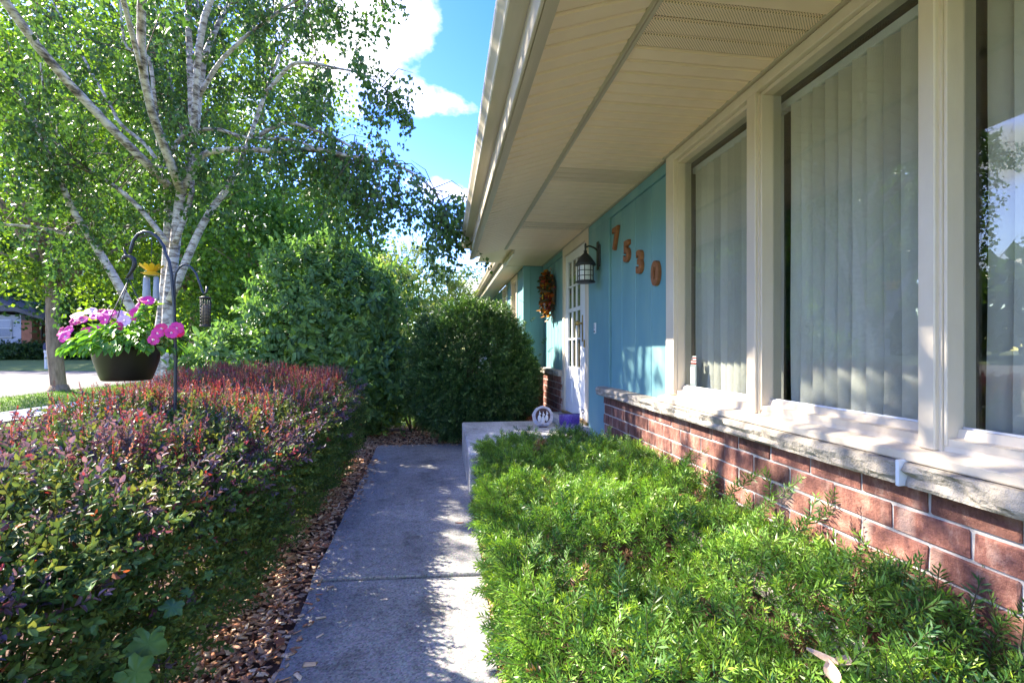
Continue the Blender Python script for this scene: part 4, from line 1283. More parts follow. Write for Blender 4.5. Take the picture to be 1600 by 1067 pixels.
# ================================================================== shepherd's hooks, basket, feeders
hk = P(273, 560, t=2.8)
hx, hy = hk.x, hk.y
def cam_side(t, u, v):            # point at depth t under pixel
    return P(u, v, t=t)
top = [(258, 395), (256, 385), (247, 372), (236, 364), (226, 362), (216, 366), (209, 375), (205, 388), (203, 396)]
hook = empty("shepherd_hook", (hx, hy, -.03), "tall black shepherd's hook carrying the flower basket, rising from the hedge", "hook")
pts = [(hx, hy, -.03), (hx, hy, .6), P(274, 560, t=2.8), P(272, 480, t=2.8), P(268, 430, t=2.8), P(264, 408, t=2.8)] + [P(u, v, t=2.8) for u, v in top]
MB().tube(pts, .0085, 10).build("rod", M["blue_black"], hook)
hk2 = empty("shepherd_hook", (hx + .02, hy + .02, -.03), "shorter black shepherd's hook holding the mesh feeder beside the tall one", "hook")
b2 = P(274, 560, t=2.83)
pts = [(b2.x, b2.y, -.03), (b2.x, b2.y, .6), P(275.5, 560, t=2.83), P(273, 470, t=2.83)] + [P(u, v, t=2.83) for u, v in ((272.5, 440), (275, 426), (281, 417), (289, 413.5), (298, 417), (306, 427), (312, 443), (316, 456), (319, 459), (322.5, 457), (323.5, 448))]
MB().tube(pts, .006, 8).build("rod", M["blue_black"], hk2)

# mesh feeder
fb = P(321, 486, t=2.83)
ff = empty("bird_feeder", (fb.x, fb.y, fb.z - .09), "small black wire mesh feeder hanging from the shorter hook", "bird feeder")
q = MB()
for k in range(12):
    a = 2 * math.pi * k / 12
    q.tube([(fb.x + .026 * math.cos(a), fb.y + .026 * math.sin(a), fb.z - .085), (fb.x + .026 * math.cos(a), fb.y + .026 * math.sin(a), fb.z + .075)], .0016, 4)
for j in range(9):
    z = fb.z - .08 + j * .019
    q.tube([(fb.x + .027 * math.cos(a), fb.y + .027 * math.sin(a), z) for a in [2 * math.pi * k / 12 for k in range(13)]], .0014, 4, False)
q.build("mesh_cage", M["black_metal"], ff)
MB().lathe([(.03, 0), (.031, .006), (.012, .012)], (fb.x, fb.y, fb.z + .074), 16).build("lid", M["black_metal"], ff)
MB().lathe([(.03, 0), (.031, .008), (.01, .010)], (fb.x, fb.y, fb.z - .092), 16).build("base", M["black_metal"], ff)
hg = P(319, 459, t=2.83)
MB().tube([(fb.x, fb.y, fb.z + .085), (fb.x, fb.y, hg.z - .004)], .002, 6).build("hanger", M["black_metal"], ff)
MB().lathe([(.018, 0), (.019, .10), (.01, .12)], (fb.x, fb.y, fb.z - .08), 12).build("seed", surf("seed", (.12, .09, .06), (.3, .24, .17), 90, .9, .6, 120), ff)

# hummingbird-shaped hanger
M["iron"] = M["black_metal"]
bt = 2.79
bird = empty("bird_hanger", P(200, 437, t=bt), "black cast metal hanger shaped like a small bird, between hook and basket", "hanger")
def pb(u, v, dt=0): return P(u, v, t=bt + dt)
MB().tube([pb(191, 404), pb(196, 400), pb(203, 401), pb(209, 405), pb(210.5, 412), pb(208, 420), pb(203, 428), pb(198, 434)], [.006, .011, .012, .0125, .012, .010, .008, .006], 10).build("body", M["iron"], bird)
q = MB().tube([pb(198, 401), pb(195, 394), pb(193, 386)], [.009, .006, .002], 8); q.build("wing", M["iron"], bird)
MB().ball(pb(194, 402.5), .011).build("head", M["iron"], bird)
MB().tube([pb(190, 404), pb(191, 411)], [.003, .001], 6).build("beak", M["iron"], bird)
tl_ = MB().add([pb(203, 426), pb(208, 426), pb(209, 437), pb(194, 437), pb(203, 426, .012), pb(208, 426, .012), pb(209, 437, .012), pb(194, 437, .012)], [(0, 1, 2, 3), (7, 6, 5, 4), (0, 4, 5, 1), (1, 5, 6, 2), (2, 6, 7, 3), (3, 7, 4, 0)])
tl_.build("tail", M["iron"], bird)

# hanging basket
pcx = P(198.5, 570, t=2.8)
PR = 45.5 / F * 2.8
ztop, zbot = P(198, 541, t=2.8).z, P(198, 594, t=2.8).z
hb = empty("hanging_basket", (pcx.x, pcx.y, zbot), "black plastic hanging basket of pink vinca flowers above the barberry hedge", "hanging basket")
H = ztop - zbot
MB().lathe([(PR * .66, 0), (PR * .70, .004), (PR * .76, H * .15), (PR * .90, H * .55), (PR * .97, H * .85), (PR * 1.0, H), (PR * 1.03, H + .004), (PR * 1.03, H + .014), (PR * .97, H + .014), (PR * .93, H * .9)], (pcx.x, pcx.y, zbot), 40).build("pot", M["pot"], hb)
MB().lathe([(PR * .93, 0), (PR * .5, .012), (.001, .015)], (pcx.x, pcx.y, ztop - .02), 24).build("soil", M["soil"], hb)
apex = P(201, 437, t=2.8)
for a in (2.6, 4.4, .2):
    e = Vector((pcx.x + PR * math.cos(a), pcx.y + PR * math.sin(a), ztop + .01))
    MB().tube([apex, apex.lerp(e, .5), e], .0024, 6).build("hanger_wire", M["iron"], hb)
# leaves
lv, lq = leaf_shape(.062, .030, .22, .25)
tlf = Tmpl(lv, lq, [0, 0, 0, .4, 0, 0])
n = 720
a = rng.uniform(0, 2*np.pi, n); rad = np.sqrt(rng.random(n)) * PR * 1.62
hgt = ztop + .015 + (.085 + .05 * rng.random(n)) * (1 - (rad / (PR * 1.6)) ** 2) * rng.uniform(.3, 1.1, n) - .05 * np.clip(rad / PR - 1, 0, 1)
pos = np.stack([pcx.x + rad * np.cos(a), pcx.y + rad * np.sin(a), hgt], 1)
yd = np.stack([np.cos(a) + rng.normal(0, .5, n), np.sin(a) + rng.normal(0, .5, n), .55 - .75 * rad / PR + rng.normal(0, .3, n)], 1)
upv = np.stack([rng.normal(0, .3, n), rng.normal(0, .3, n), np.ones(n)], 1)
col = pick([(.09, .22, .03), (.13, .30, .04), (.18, .36, .05), (.24, .36, .06)], n, [2, 3, 2, .8])
# a taller shoot that carries the highest flower
tp_ = P(231, 476, t=2.82); n2 = 70; f2 = rng.random(n2); b0_ = np.array((pcx.x + .02, pcx.y, ztop + .05))
pos2 = b0_ + (np.array(tp_) - b0_) * f2[:, None] + rng.normal(0, .02, (n2, 3)); yd2 = rng.normal(0, 1, (n2, 3)) + np.array((0, 0, .3)); up2 = rng.normal(0, .3, (n2, 3)) + np.array((0, 0, 1))
MB().tube([Vector(b0_), tp_], .003, 5).build("shoot", M["vine_leaf"], hb)
fo = Foliage().add(tlf, pos, frames(yd, upv), rng.uniform(.6, 1.15, n), col, col * 1.25)
col2 = pick([(.13, .30, .04), (.18, .36, .05), (.24, .36, .06)], n2)
fo.add(tlf, pos2, frames(yd2, up2), rng.uniform(.6, 1.1, n2), col2, col2 * 1.2)
fo.build("foliage", M["leaf"], hb, 290, "leaf")
# flowers: five petals round a pale eye
def petal_mat(nm, c):
    return surf(nm, tuple(k * .9 for k in c), c, 60, .55, .1, 100)
M["pink"] = petal_mat("pink_petal", (.75, .035, .28)); M["deep"] = petal_mat("deep_pink_petal", (.62, .02, .16)); M["palepink"] = petal_mat("pale_pink_petal", (.80, .50, .62)); M["eye"] = petal_mat("pale_flower_eye", (.80, .60, .62))
def petal_mesh(mat):
    vs = [(0, .004, 0), (.008, .010, .001), (.016, .022, .003), (.012, .030, .001), (0, .031, -.002), (-.012, .030, .001), (-.016, .022, .003), (-.008, .010, .001)]
    me = MB().add(vs, [(0, 1, 7), (1, 2, 6, 7), (2, 3, 5, 6), (3, 4, 5)], True).mesh("petal"); me.materials.append(mat); return me
PM = {k: petal_mesh(M[k]) for k in ("pink", "deep", "palepink")}
EYE = MB().lathe([(.001, -.003), (.006, -.001), (.006, .001), (.001, .002)], (0, 0, 0), 8).mesh("flower"); EYE.materials.append(M["eye"])
flowers = [(102, 526, -.10, "pink", (-.5, -.5, .7)), (117, 502, .02, "deep", (-.4, -.4, .8)), (122, 493, .08, "deep", (-.3, 0, 1)), (135, 519, -.12, "deep", (-.3, -.8, .5)), (148, 516, -.13, "pink", (0, -.8, .6)),
           (151, 494, .02, "pink", (-.1, -.2, 1)), (171, 489, .06, "pink", (0, -.1, 1)), (184, 493, .10, "palepink", (0, -.3, 1)), (192, 491, .12, "palepink", (.1, -.2, 1)), (205, 496, .0, "pink", (.1, -.5, .8)), (182, 511, -.08, "deep", (0, -.9, .35)),
           (232, 470, .02, "pink", (.2, -.5, .8)), (225, 469, .05, "deep", (-.1, 0, 1)), (246, 521, -.10, "pink", (.3, -.9, .4)), (240, 531, -.12, "pink", (.1, -1, .2)), (276, 513, -.03, "pink", (.6, -.7, .4)), (279, 519, .0, "deep", (.5, -.7, .3)), (142, 487, .07, "palepink", (0, 0, 1)),
           (108, 516, -.02, "pink", (-.6, -.5, .6)), (128, 500, .05, "pink", (-.2, -.4, .9)), (160, 490, .09, "deep", (0, -.2, 1)), (165, 500, -.02, "pink", (0, -.7, .7)), (214, 489, .05, "pink", (.1, -.4, .9)), (194, 502, -.05, "palepink", (0, -.7, .6)), (252, 514, -.06, "deep", (.4, -.8, .5)), (97, 519, .0, "deep", (-.7, -.4, .5)), (222, 478, .04, "pink", (-.3, -.5, .8)), (268, 520, -.05, "pink", (.5, -.8, .3)), (144, 523, -.13, "deep", (-.1, -.9, .4))]
for i, (u, v, dt, kind_, nr) in enumerate(flowers):
    p = P(u, v, t=2.8 + dt)
    z = (Vector(nr) + Vector((.25, -.75, 0))).normalized(); x = z.cross(Vector((.2, .1, 1)) if abs(z.z) < .9 else Vector((1, 0, 0))).normalized(); y = z.cross(x)
    fl = bpy.data.objects.new("flower", EYE); COL.objects.link(fl); fl.parent = hb
    rel = p - ORG[hb]
    sc_ = random.Random(i).uniform(.9, 1.2)
    fl.matrix_basis = Matrix(((x.x, y.x, z.x, rel.x), (x.y, y.y, z.y, rel.y), (x.z, y.z, z.z, rel.z), (0, 0, 0, 1))) @ Matrix.Scale(sc_, 4)
    for k in range(5):
        po = bpy.data.objects.new("petal", PM[kind_]); COL.objects.link(po); po.parent = fl
        po.matrix_basis = Matrix.Rotation(2 * math.pi * k / 5 + i, 4, 'Z') @ Matrix.Rotation(R(random.uniform(-8, 14)), 4, 'X')

# ================================================================== trees and shrubs
def limb(mb, pts, r0, r1, n=7):
    k = len(pts); mb.tube(pts, [r0 + (r1 - r0) * (i / (k - 1)) for i in range(k)], n)
def smooth_path(pts, sub=4):
    """Catmull-Rom through the points."""
    P_ = [Vector(p) for p in pts]; P_ = [P_[0] * 2 - P_[1]] + P_ + [P_[-1] * 2 - P_[-2]]
    out = []
    for i in range(1, len(P_) - 2):
        a, b, c, d = P_[i-1:i+3]
        for s in range(sub):
            t = s / sub
            out.append(.5 * ((2*b) + (c - a) * t + (2*a - 5*b + 4*c - d) * t*t + (3*b - a - 3*c + d) * t**3))
    out.append(P_[-2]); return out

# ---- clump birch
def birch_bark():
    m, n, l, b = newmat("birch_bark")
    t = noise_node(n, l, 7, 6, .65, stretch=(1, 1, 2.4)); r = n.new("ShaderNodeValToRGB")
    setramp(r, [(.34, (.05, .04, .035)), (.43, (.24, .20, .17)), (.53, (.50, .46, .42)), (.75, (.64, .60, .56))]); l.new(t.outputs[0], r.inputs[0])
    t2 = noise_node(n, l, 3, 3, .5, stretch=(4, 4, 16)); r2 = n.new("ShaderNodeValToRGB"); setramp(r2, [(.34, (.25, .2, .17)), (.42, (1, 1, 1))]); l.new(t2.outputs[0], r2.inputs[0])
    mx = n.new("ShaderNodeMix"); mx.data_type = 'RGBA'; mx.blend_type = 'MULTIPLY'; mx.inputs[0].default_value = .8
    l.new(r.outputs[0], mx.inputs[6]); l.new(r2.outputs[0], mx.inputs[7]); l.new(mx.outputs[2], b.inputs["Base Color"]); b.inputs["Roughness"].default_value = .7
    bump(n, l, b, t.outputs[0], .5, .01)
    return m
M["birch"] = birch_bark()
T0 = 7.0
bb = P(258, 600, t=T0)
birch = empty("birch_tree", (bb.x, bb.y, -.07), "white-barked clump birch with many stems and drooping leafy twigs beyond the hedge", "tree")
base = Vector((bb.x, bb.y, -.07))
def px(l, dt):      # pixel path with a depth that drifts by dt
    return [P(u, v, t=T0 + dt * i / max(1, len(l) - 1)) for i, (u, v) in enumerate(l)]
stems = [
    ([base, *px([(262, 560), (264, 470), (274, 380), (283, 300), (302, 232), (311, 150), (318, 92), (310, 30), (303, -40), (292, -150)], .5)], .092, .018),
    ([base + Vector((-.12, .05, 0)), *px([(247, 560), (256, 470), (262, 380), (262, 290), (250, 230), (243, 170), (236, 110), (228, 20), (220, -90)], 1.2)], .085, .016),
    ([base + Vector((-.16, -.08, 0)), *px([(238, 560), (196, 465), (148, 382), (112, 324), (90, 270), (58, 200), (20, 120)], -1.0)], .075, .014),
    (px([(262, 380), (222, 330), (184, 295), (130, 259), (81, 216), (30, 160)], -.7), .042, .010),
    (px([(262, 290), (234, 234), (190, 195), (171, 162), (135, 99), (110, 50), (80, 0), (50, -70)], .6), .03, .008),
    (px([(266, 470), (306, 373), (333, 324), (360, 288), (382, 238), (414, 148), (443, 72), (477, 13), (510, -70)], .9), .058, .012),
    (px([(283, 300), (315, 245), (360, 234), (427, 236), (495, 234), (531, 241), (576, 250), (621, 259), (670, 290), (695, 330)], -.9), .05, .008),
    (px([(262, 262), (270, 234), (292, 209), (337, 202), (387, 216), (450, 218), (495, 232), (540, 246), (590, 266)], -.2), .038, .006),
    (px([(388, 222), (443, 193), (495, 205), (540, 225), (585, 262), (600, 320)], -.6), .03, .006),
    (px([(414, 148), (454, 103), (490, 100), (522, 106), (570, 118), (615, 150)], -.7), .03, .006),
    (px([(318, 92), (340, 40), (366, -12), (400, -80)], .5), .045, .012),
    (px([(311, 150), (350, 90), (420, 30), (500, -20), (590, -60)], -.8), .035, .008),
    (px([(148, 382), (100, 365), (50, 355), (0, 352), (-60, 360)], -.7), .035, .008),
    (px([(112, 324), (125, 300), (110, 262), (95, 230), (70, 150), (60, 60)], -.8), .03, .008),
    (px([(243, 170), (232, 90), (198, 75), (188, 10), (180, -60)], -.5), .028, .008),
    (px([(274, 380), (300, 300), (292, 240), (276, 170), (262, 100), (255, 20)], 1.0), .04, .01),
    # unseen near side of the crown, limbs added to dapple the front yard
    ([P(283, 300, t=T0), (-3.6, 6.4, 4.6), (-3.0, 5.4, 5.6), (-2.3, 4.6, 6.0), (-1.6, 4.0, 5.9)], .06, .012),
    ([P(262, 290, t=T0), (-4.6, 6.2, 4.8), (-4.6, 4.8, 5.8), (-4.3, 3.6, 6.2), (-3.8, 2.6, 6.1)], .06, .012),
    ([P(302, 232, t=T0), (-3.2, 7.0, 5.8), (-2.4, 6.6, 6.7), (-1.5, 6.2, 7.0), (-.8, 5.9, 6.7)], .05, .012),
    ([(-4.6, 4.8, 5.8), (-4.2, 3.8, 5.6), (-3.4, 2.8, 5.3), (-2.6, 2.0, 5.2), (-2.0, 1.3, 4.9)], .03, .008),
    ([(-4.6, 4.8, 5.8), (-5.0, 3.6, 6.6), (-4.8, 2.6, 7.0), (-4.4, 1.8, 7.2), (-3.8, 1.0, 7.0)], .03, .008),
    ([(-3.0, 5.4, 5.6), (-3.2, 4.4, 6.4), (-3.1, 3.4, 6.9), (-2.9, 2.5, 6.9)], .03, .008),
    ([(-3.6, 6.4, 4.6), (-3.3, 5.4, 5.2), (-2.9, 4.6, 5.3), (-2.6, 3.9, 5.2), (-2.3, 3.2, 5.0), (-2.1, 2.5, 4.7)], .03, .008),  # limb added out of view to shade the window sill
    ([(-3.3, 5.4, 5.2), (-3.5, 4.6, 5.8), (-3.4, 3.9, 6.0), (-3.1, 3.3, 5.9)], .02, .006),
    ([P(302, 232, t=T0), (-3.6, 7.4, 6.4), (-3.2, 6.6, 7.6), (-2.8, 5.6, 8.2)], .05, .012),
]
tr = MB(); paths = []
for p, r0, r1 in stems:
    sp_ = smooth_path(p, 4); paths.append((sp_, r0, r1)); limb(tr, sp_, r0, r1, 9)
trunk = tr.build("trunk", M["birch"], birch)
rb2 = random.Random(21)
tw = MB(); LP, LD = [], []
def twig_leaves(p0, p1, k, sag):
    for i in range(k):
        f_ = rb2.random() ** .7
        q = p0.lerp(p1, f_); q.z -= sag * f_ * f_
        LP.append(q + Vector((rb2.gauss(0, .035), rb2.gauss(0, .035), rb2.gauss(0, .03)))); LD.append((rb2.gauss(0, .6), rb2.gauss(0, .6), -1 + rb2.gauss(0, .5)))
for ip, (sp_, r0, r1) in enumerate(paths):
    k = len(sp_)
    L_ = sum((sp_[i+1] - sp_[i]).length for i in range(k - 1))
    st = .36 if ip < 3 else .25 
    nb = int(L_ * (8.0 if ip in (6, 7, 8, 9) else 8.5 if ip in (21, 22, 23) else 3.6 if ip >= 16 else 6.0))
    for _ in range(nb):
        f_ = st + (1 - st) * rb2.random() ** .8
        i = min(int(f_ * (k - 1)), k - 2); p0 = sp_[i].lerp(sp_[i+1], f_ * (k - 1) - i)
        d = (sp_[i+1] - sp_[i]).normalized()
        o_ = Vector((rb2.gauss(0, 1), rb2.gauss(0, 1), rb2.gauss(.1, .6))).normalized()
        ln = rb2.uniform(.35, 1.1) * (1.15 - .4 * f_)
        p1 = p0 + (d * .6 + o_).normalized() * ln
        mid = p0.lerp(p1, .55) + Vector((0, 0, .08)); p1.z -= .12 * ln
        tw.tube([p0, mid, p1], [.008, .005, .002], 4, False)
        for __ in range(rb2.randint(2, 5)):
            q0 = p0.lerp(p1, rb2.uniform(.35, 1)); hl = rb2.uniform(.2, .65)
            q1 = q0 + Vector((rb2.gauss(0, .16), rb2.gauss(0, .16), -hl))
            tw.tube([q0, q0.lerp(q1, .5) + Vector((rb2.gauss(0, .02), rb2.gauss(0, .02), .03)), q1], [.003, .002, .001], 3, False)
            twig_leaves(q0, q1, int(hl * 38) + 4, 0)
        twig_leaves(p0.lerp(p1, .3), p1, int(ln * 12), .05)
tw.build("twigs", M["twig"], birch)
LP = np.array([tuple(p) for p in LP]); LD = np.array(LD)
print("birch leaves", len(LP))
dv_, dq_ = diamond(.066, .052, .18); bt_ = Tmpl(dv_, dq_, [0] * 4)
col = pick([(.06, .13, .03), (.085, .17, .035), (.12, .21, .04), (.055, .12, .04)], len(LP), [2, 3, 1.6, 1.5])
Foliage().add(bt_, LP, frames(LD), rng.uniform(.7, 1.25, len(LP)), col).build("leaves", M["leaf"], birch)

# ---- broad-leaved trees
def broad_tree(name, loc, h_trunk, r_trunk, crown_c, crown_r, nclump, per, leaf, cols, label, group=None, fork=None, spread=.55, mat="leaf", seed=1, bark="bark", flat=.7, w=None):
    rs = random.Random(seed)
    t = empty(name, loc, label, "tree", group)
    L0 = Vector(loc)
    mb = MB()
    topz = L0 + Vector((rs.gauss(0, .1), rs.gauss(0, .1), h_trunk))
    limb(mb, smooth_path([L0 + Vector((0, 0, -.05)), L0 + Vector((.0, 0, .12)), L0.lerp(topz, .5) + Vector((rs.gauss(0, .06), rs.gauss(0, .06), 0)), topz], 4), r_trunk * 1.12, r_trunk * .8, 12)
    mb.lathe([(r_trunk * 1.7, -.05), (r_trunk * 1.35, .06), (r_trunk * 1.12, .22)], L0, 12)
    C_, Rr = Vector(crown_c), Vector(crown_r)
    cen = []
    while len(cen) < nclump:
        v = Vector((rs.uniform(-1, 1), rs.uniform(-1, 1), rs.uniform(-1, 1)))
        if v.length > 1 or v.length < .35 * rs.random() + .25: continue
        v *= 1 + .18 * mnoise.noise(v * 2.1 + Vector((seed, 0, 0)))
        cen.append(C_ + Vector((v.x * Rr.x, v.y * Rr.y, v.z * Rr.z)))
    for c in cen[:: max(1, nclump // 26)]:
        mid = topz.lerp(c, .5) + Vector((0, 0, .12 * (c - topz).length))
        limb(mb, smooth_path([topz - Vector((0, 0, .25)), mid, c], 3), r_trunk * .38, r_trunk * .06, 6)
    mb.build("trunk", M[bark], t)
    cen = np.array([tuple(c) for c in cen]); n_ = nclump * per
    cs = np.repeat(cen, per, 0)
    sz = np.repeat(np.array([rs.uniform(.6, 1.25) for _ in range(nclump)]), per)[:, None]
    pos = cs + rng.normal(0, 1, (n_, 3)) * np.array((spread, spread, spread * flat)) * sz
    v, q = leaf_shape(leaf, leaf * .85, .12, .15) if leaf < .001 else diamond(leaf, leaf * .85, .15)
    d = rng.normal(0, 1, (n_, 3)) + np.array((0, 0, -.45))
    col = pick(cols, n_, w) * np.repeat(rng.uniform(.85, 1.15, (nclump, 1)), per, 0)
    Foliage().add(Tmpl(v, q, [0] * len(v)), pos, frames(d), rng.uniform(.65, 1.3, n_), col).build("crown", M[mat], t)
    return t
SUNNY = [(.10, .19, .025), (.14, .24, .03), (.18, .28, .04), (.08, .15, .02)]
DARK = [(.06, .14, .025), (.085, .18, .03), (.12, .23, .04)]
MID = [(.06, .13, .022), (.085, .17, .028), (.11, .2, .03)]
bt0 = ground_pt(92, 16.3, -.07)
broad_tree("maple_tree", bt0, 3.6, .215, (bt0[0] - .2, bt0[1] + .5, 8.3), (4.9, 4.6, 5.2), 190, 190, .13, SUNNY, "maple with a stout bare trunk in the grass strip beside the road", None, None, .55, "leaf_thin", 5)
b2_ = ground_pt(430, 17.5, -.07)
broad_tree("maple_tree", b2_, 2.4, .2, (b2_[0] + .2, b2_[1], 4.7), (3.6, 3.5, 3.2), 120, 200, .14, DARK, "dense dark green maple rising behind the big rounded shrub", None, None, .45, "leaf_thin", 6)
b3 = ground_pt(300, 24, -.07)
broad_tree("shade_tree", b3, 4, .3, (b3[0], b3[1], 11.0), (7.5, 5.5, 9.0), 210, 150, .22, SUNNY, "tall sunlit yellow-green tree seen through the birch stems", "trees beyond the birch", None, .9, "leaf_thin", 8)
b4 = ground_pt(-10, 52, .5)
broad_tree("shade_tree", b4, 6, .45, (b4[0], b4[1], 19), (15, 9, 16.0), 220, 140, .5, SUNNY, "tall bright tree above the house across the street", "trees beyond the birch", None, 1.9, "leaf_thin", 9)
b5 = ground_pt(215, 44, .4)
broad_tree("shade_tree", b5, 3, .3, (b5[0], b5[1], 6), (7, 5, 5.0), 110, 120, .34, MID, "rounded mid-green tree behind the brick chimney across the street", "trees across the street", None, 1.1, "leaf", 10)
b6 = ground_pt(-60, 44, .4)
broad_tree("shade_tree", b6, 4, .3, (b6[0], b6[1], 8), (7, 6, 7.0), 110, 120, .34, MID, "dark tree behind the grey sided house across the street", "trees across the street", None, 1.1, "leaf", 11)
b7 = ground_pt(560, 30, -.05)
broad_tree("shade_tree", b7, 2.5, .25, (b7[0], b7[1], 4.0), (5.0, 4, 3.6), 90, 130, .26, MID, "round tree far down the street behind the pale shrubs", "trees down the street", None, .8, "leaf", 12)
b8 = ground_pt(380, 42, .3)
broad_tree("shade_tree", b8, 3.5, .3, (b8[0], b8[1], 7), (8.5, 6, 6.0), 110, 120, .36, SUNNY, "wide pale tree at the end of the street", "trees down the street", None, 1.2, "leaf_thin", 13)
b9 = ground_pt(735, 17, -.05)
broad_tree("slender_tree", b9, 1.6, .06, (b9[0], b9[1], 3.0), (1.5, 1.3, 1.25), 60, 60, .09, [(.22, .30, .08), (.28, .34, .10), (.16, .24, .05)], "airy pale leaved small tree under the far gutter", None, None, .28, "leaf_thin", 14)
# off to the street side, seen in the window reflection and shading the front yard
for i, (x_, y_, h_) in enumerate(((-42, 14, 7.5), (-17.5, -8, 8.0), (-45, 27, 7.5), (-40, 0, 7.5))):
    broad_tree("street_tree", (x_, y_, -.07), 3.4, .28, (x_, y_, h_), (4.6, 4.6, 4.2), 90, 110, .24, MID, ["street tree beyond the pavement reflected in the picture window", "street tree reflected at the end of the picture window", "low crowned street tree past the mailbox, mirrored in the window glass", "farthest street tree mirrored in the window glass"][i], "trees along the street", None, .8, "leaf", 20 + i)

# distant treeline round the neighbourhood on the street side
n = 9000
an_ = R(95) + rng.random(n) * R(110); rad_ = rng.uniform(75, 100, n); hh_ = 9 + 3.5 * np.sin(an_ * 23) + 2 * np.sin(an_ * 51 + 1)
pos = np.stack([rad_ * np.cos(an_), rad_ * np.sin(an_), hh_ * rng.random(n) ** .7], 1)
dv3, dq3 = diamond(2.2, 1.8, .2)
o = link("treeline", Foliage().add(Tmpl(dv3, dq3, [0] * 4), pos, frames(rng.normal(0, 1, (n, 3))), rng.uniform(.6, 1.3, n), pick(MID, n)).mesh("treeline"), M["leaf"])
tag(o, "far mass of trees closing the view beyond the houses across the street", "trees", None, "stuff")

# ---- shrubs made of leafy sprigs over uneven lobes
def lobes_surface(lobes, n, seed, push=.2, nscale=2.4):
    """Points on the outside of a union of ellipsoids, with outward normals."""
    ar = np.array([l[3] * l[4] + l[4] * l[5] + l[3] * l[5] for l in lobes]); w = ar / ar.sum()
    which = rng.choice(len(lobes), int(n * 2.2), p=w)
    v = unit(rng.normal(size=(len(which), 3)))
    c = np.array([l[:3] for l in lobes])[which]; r = np.array([l[3:] for l in lobes])[which]
    nn = np.array([mnoise.noise(Vector(a * nscale + b)) for a, b in zip(v * r, c)])
    p = c + v * r * (1 + push * nn)[:, None]
    ok = np.ones(len(p), bool)
    for i, l in enumerate(lobes):
        e = (((p - np.array(l[:3])) / np.array(l[3:])) ** 2).sum(1); ok &= (which == i) | (e > .85)
    p, v, r = p[ok][:n], v[ok][:n], r[ok][:n]
    return p, unit(v / r)
def shrub(name, lobes, base, n, tm, scale, cols, label, cat="shrub", mat="leaf", inner=.35, lift=.35, parts=0, tips=None, group=None, stems_n=10, w=None, zmin=.05, droop=0, core=0, push=.2, nscale=2.4, stray_f=.05):
    t = empty(name, base, label, cat, group)
    p, nr = lobes_surface(lobes, n, 3, push, nscale)
    ok = p[:, 2] > zmin; p, nr = p[ok], nr[ok]
    p = p - nr * (np.abs(rng.normal(0, 1, len(p))) * inner * .35)[:, None]
    stray = rng.random(len(p)) < stray_f; p[stray] += nr[stray] * rng.uniform(.12, .3, (stray.sum(), 1)) * (.5 + .5 * max(l[3] for l in lobes))
    d = nr + rng.normal(0, .45, nr.shape) + np.array((0, 0, lift - droop))
    n_ = len(p); col = pick(cols, n_, w)
    tp = col * 1.2 if tips is None else np.where(rng.random((n_, 1)) < .5, pick(tips, n_), col)
    f = Foliage(); ix = np.arange(n_) % len(tm)
    for i, q in enumerate(tm):
        s = ix == i; f.add(q, p[s], frames(d[s], nr[s] + np.array((0, 0, .6))), rng.uniform(*scale, s.sum()), col[s], tp[s])
    if core:
        p2, n2 = lobes_surface([(*l[:3], l[3] * .78, l[4] * .78, l[5] * .8) for l in lobes], core, 5)
        f.add(tm[0], p2, frames(n2 + rng.normal(0, .8, n2.shape)), rng.uniform(1.6, 2.4, len(p2)), pick(cols[:2], len(p2)))
    f.build("foliage", M[mat], t, parts, "sprig")
    mb = MB(); rs = random.Random(n)
    for i in range(stems_n):
        l = rs.choice(lobes); e = Vector(l[:3]) + Vector((rs.uniform(-.6, .6) * l[3], rs.uniform(-.6, .6) * l[4], rs.uniform(-.3, .6) * l[5])); b_ = Vector(base) + Vector((rs.uniform(-.15, .15), rs.uniform(-.15, .15), -.03))
        mb.tube(smooth_path([b_, b_.lerp(e, .45) + Vector((rs.uniform(-.1, .1), rs.uniform(-.1, .1), .1)), e], 3), [.022 - .0025 * k for k in range(7)], 6)
    mb.build("stems", M["twig"], t)
    return t
VIB = [leafy_sprig(.20, 9, .125, .062, random.Random(70 + i), True, 72, .3, .003, .2, .3) for i in range(3)]
c0_ = P(512, 505, t=7.7)
vib = [(c0_.x, c0_.y, 1.78, 1.04, 1.0, 1.12), (c0_.x - .95, c0_.y - .05, .95, .95, .8, .75), (c0_.x + .42, c0_.y - .1, 1.0, .66, .75, .8), (c0_.x - .1, c0_.y, .8, 1.3, .95, .75)]
shrub("viburnum_shrub", vib, (c0_.x, c0_.y, -.07), 2900, VIB, (.75, 1.3), [(.11, .215, .085), (.155, .28, .10), (.21, .35, .115)], "big rounded dark green broad-leaved shrub at the end of the barberry hedge", parts=300, tips=[(.24, .38, .09), (.15, .27, .08)], w=[1.5, 2, 1])
GY = [yew_sprig(.085, 14, .028, .0105, .3, random.Random(90 + i), .35) for i in range(3)]
c1_ = P(737, 566, t=7.25)
gl = [(c1_.x, c1_.y, 1.10, .90, .85, .98), (c1_.x + .22, c1_.y - .1, .85, .78, .7, .72), (c1_.x - .15, c1_.y, .75, .80, .75, .70)]
shrub("yew_shrub", gl, (c1_.x, c1_.y, -.03), 12500, GY, (.75, 1.3), [(.035, .09, .026), (.055, .125, .035), (.085, .17, .042)], "round dark clipped yew bush beside the porch at the path end", mat="needle", parts=0, tips=[(.30, .43, .13), (.20, .32, .08)], core=2600, push=.17, nscale=4.5, stray_f=.008, lift=.25, inner=.3, w=[1.5, 2, 1])
DOG = [leafy_sprig(.16, 9, .055, .028, random.Random(110 + i), True, 60, .3, .0025) for i in range(3)]
c2_ = P(645, 450, t=11.5)
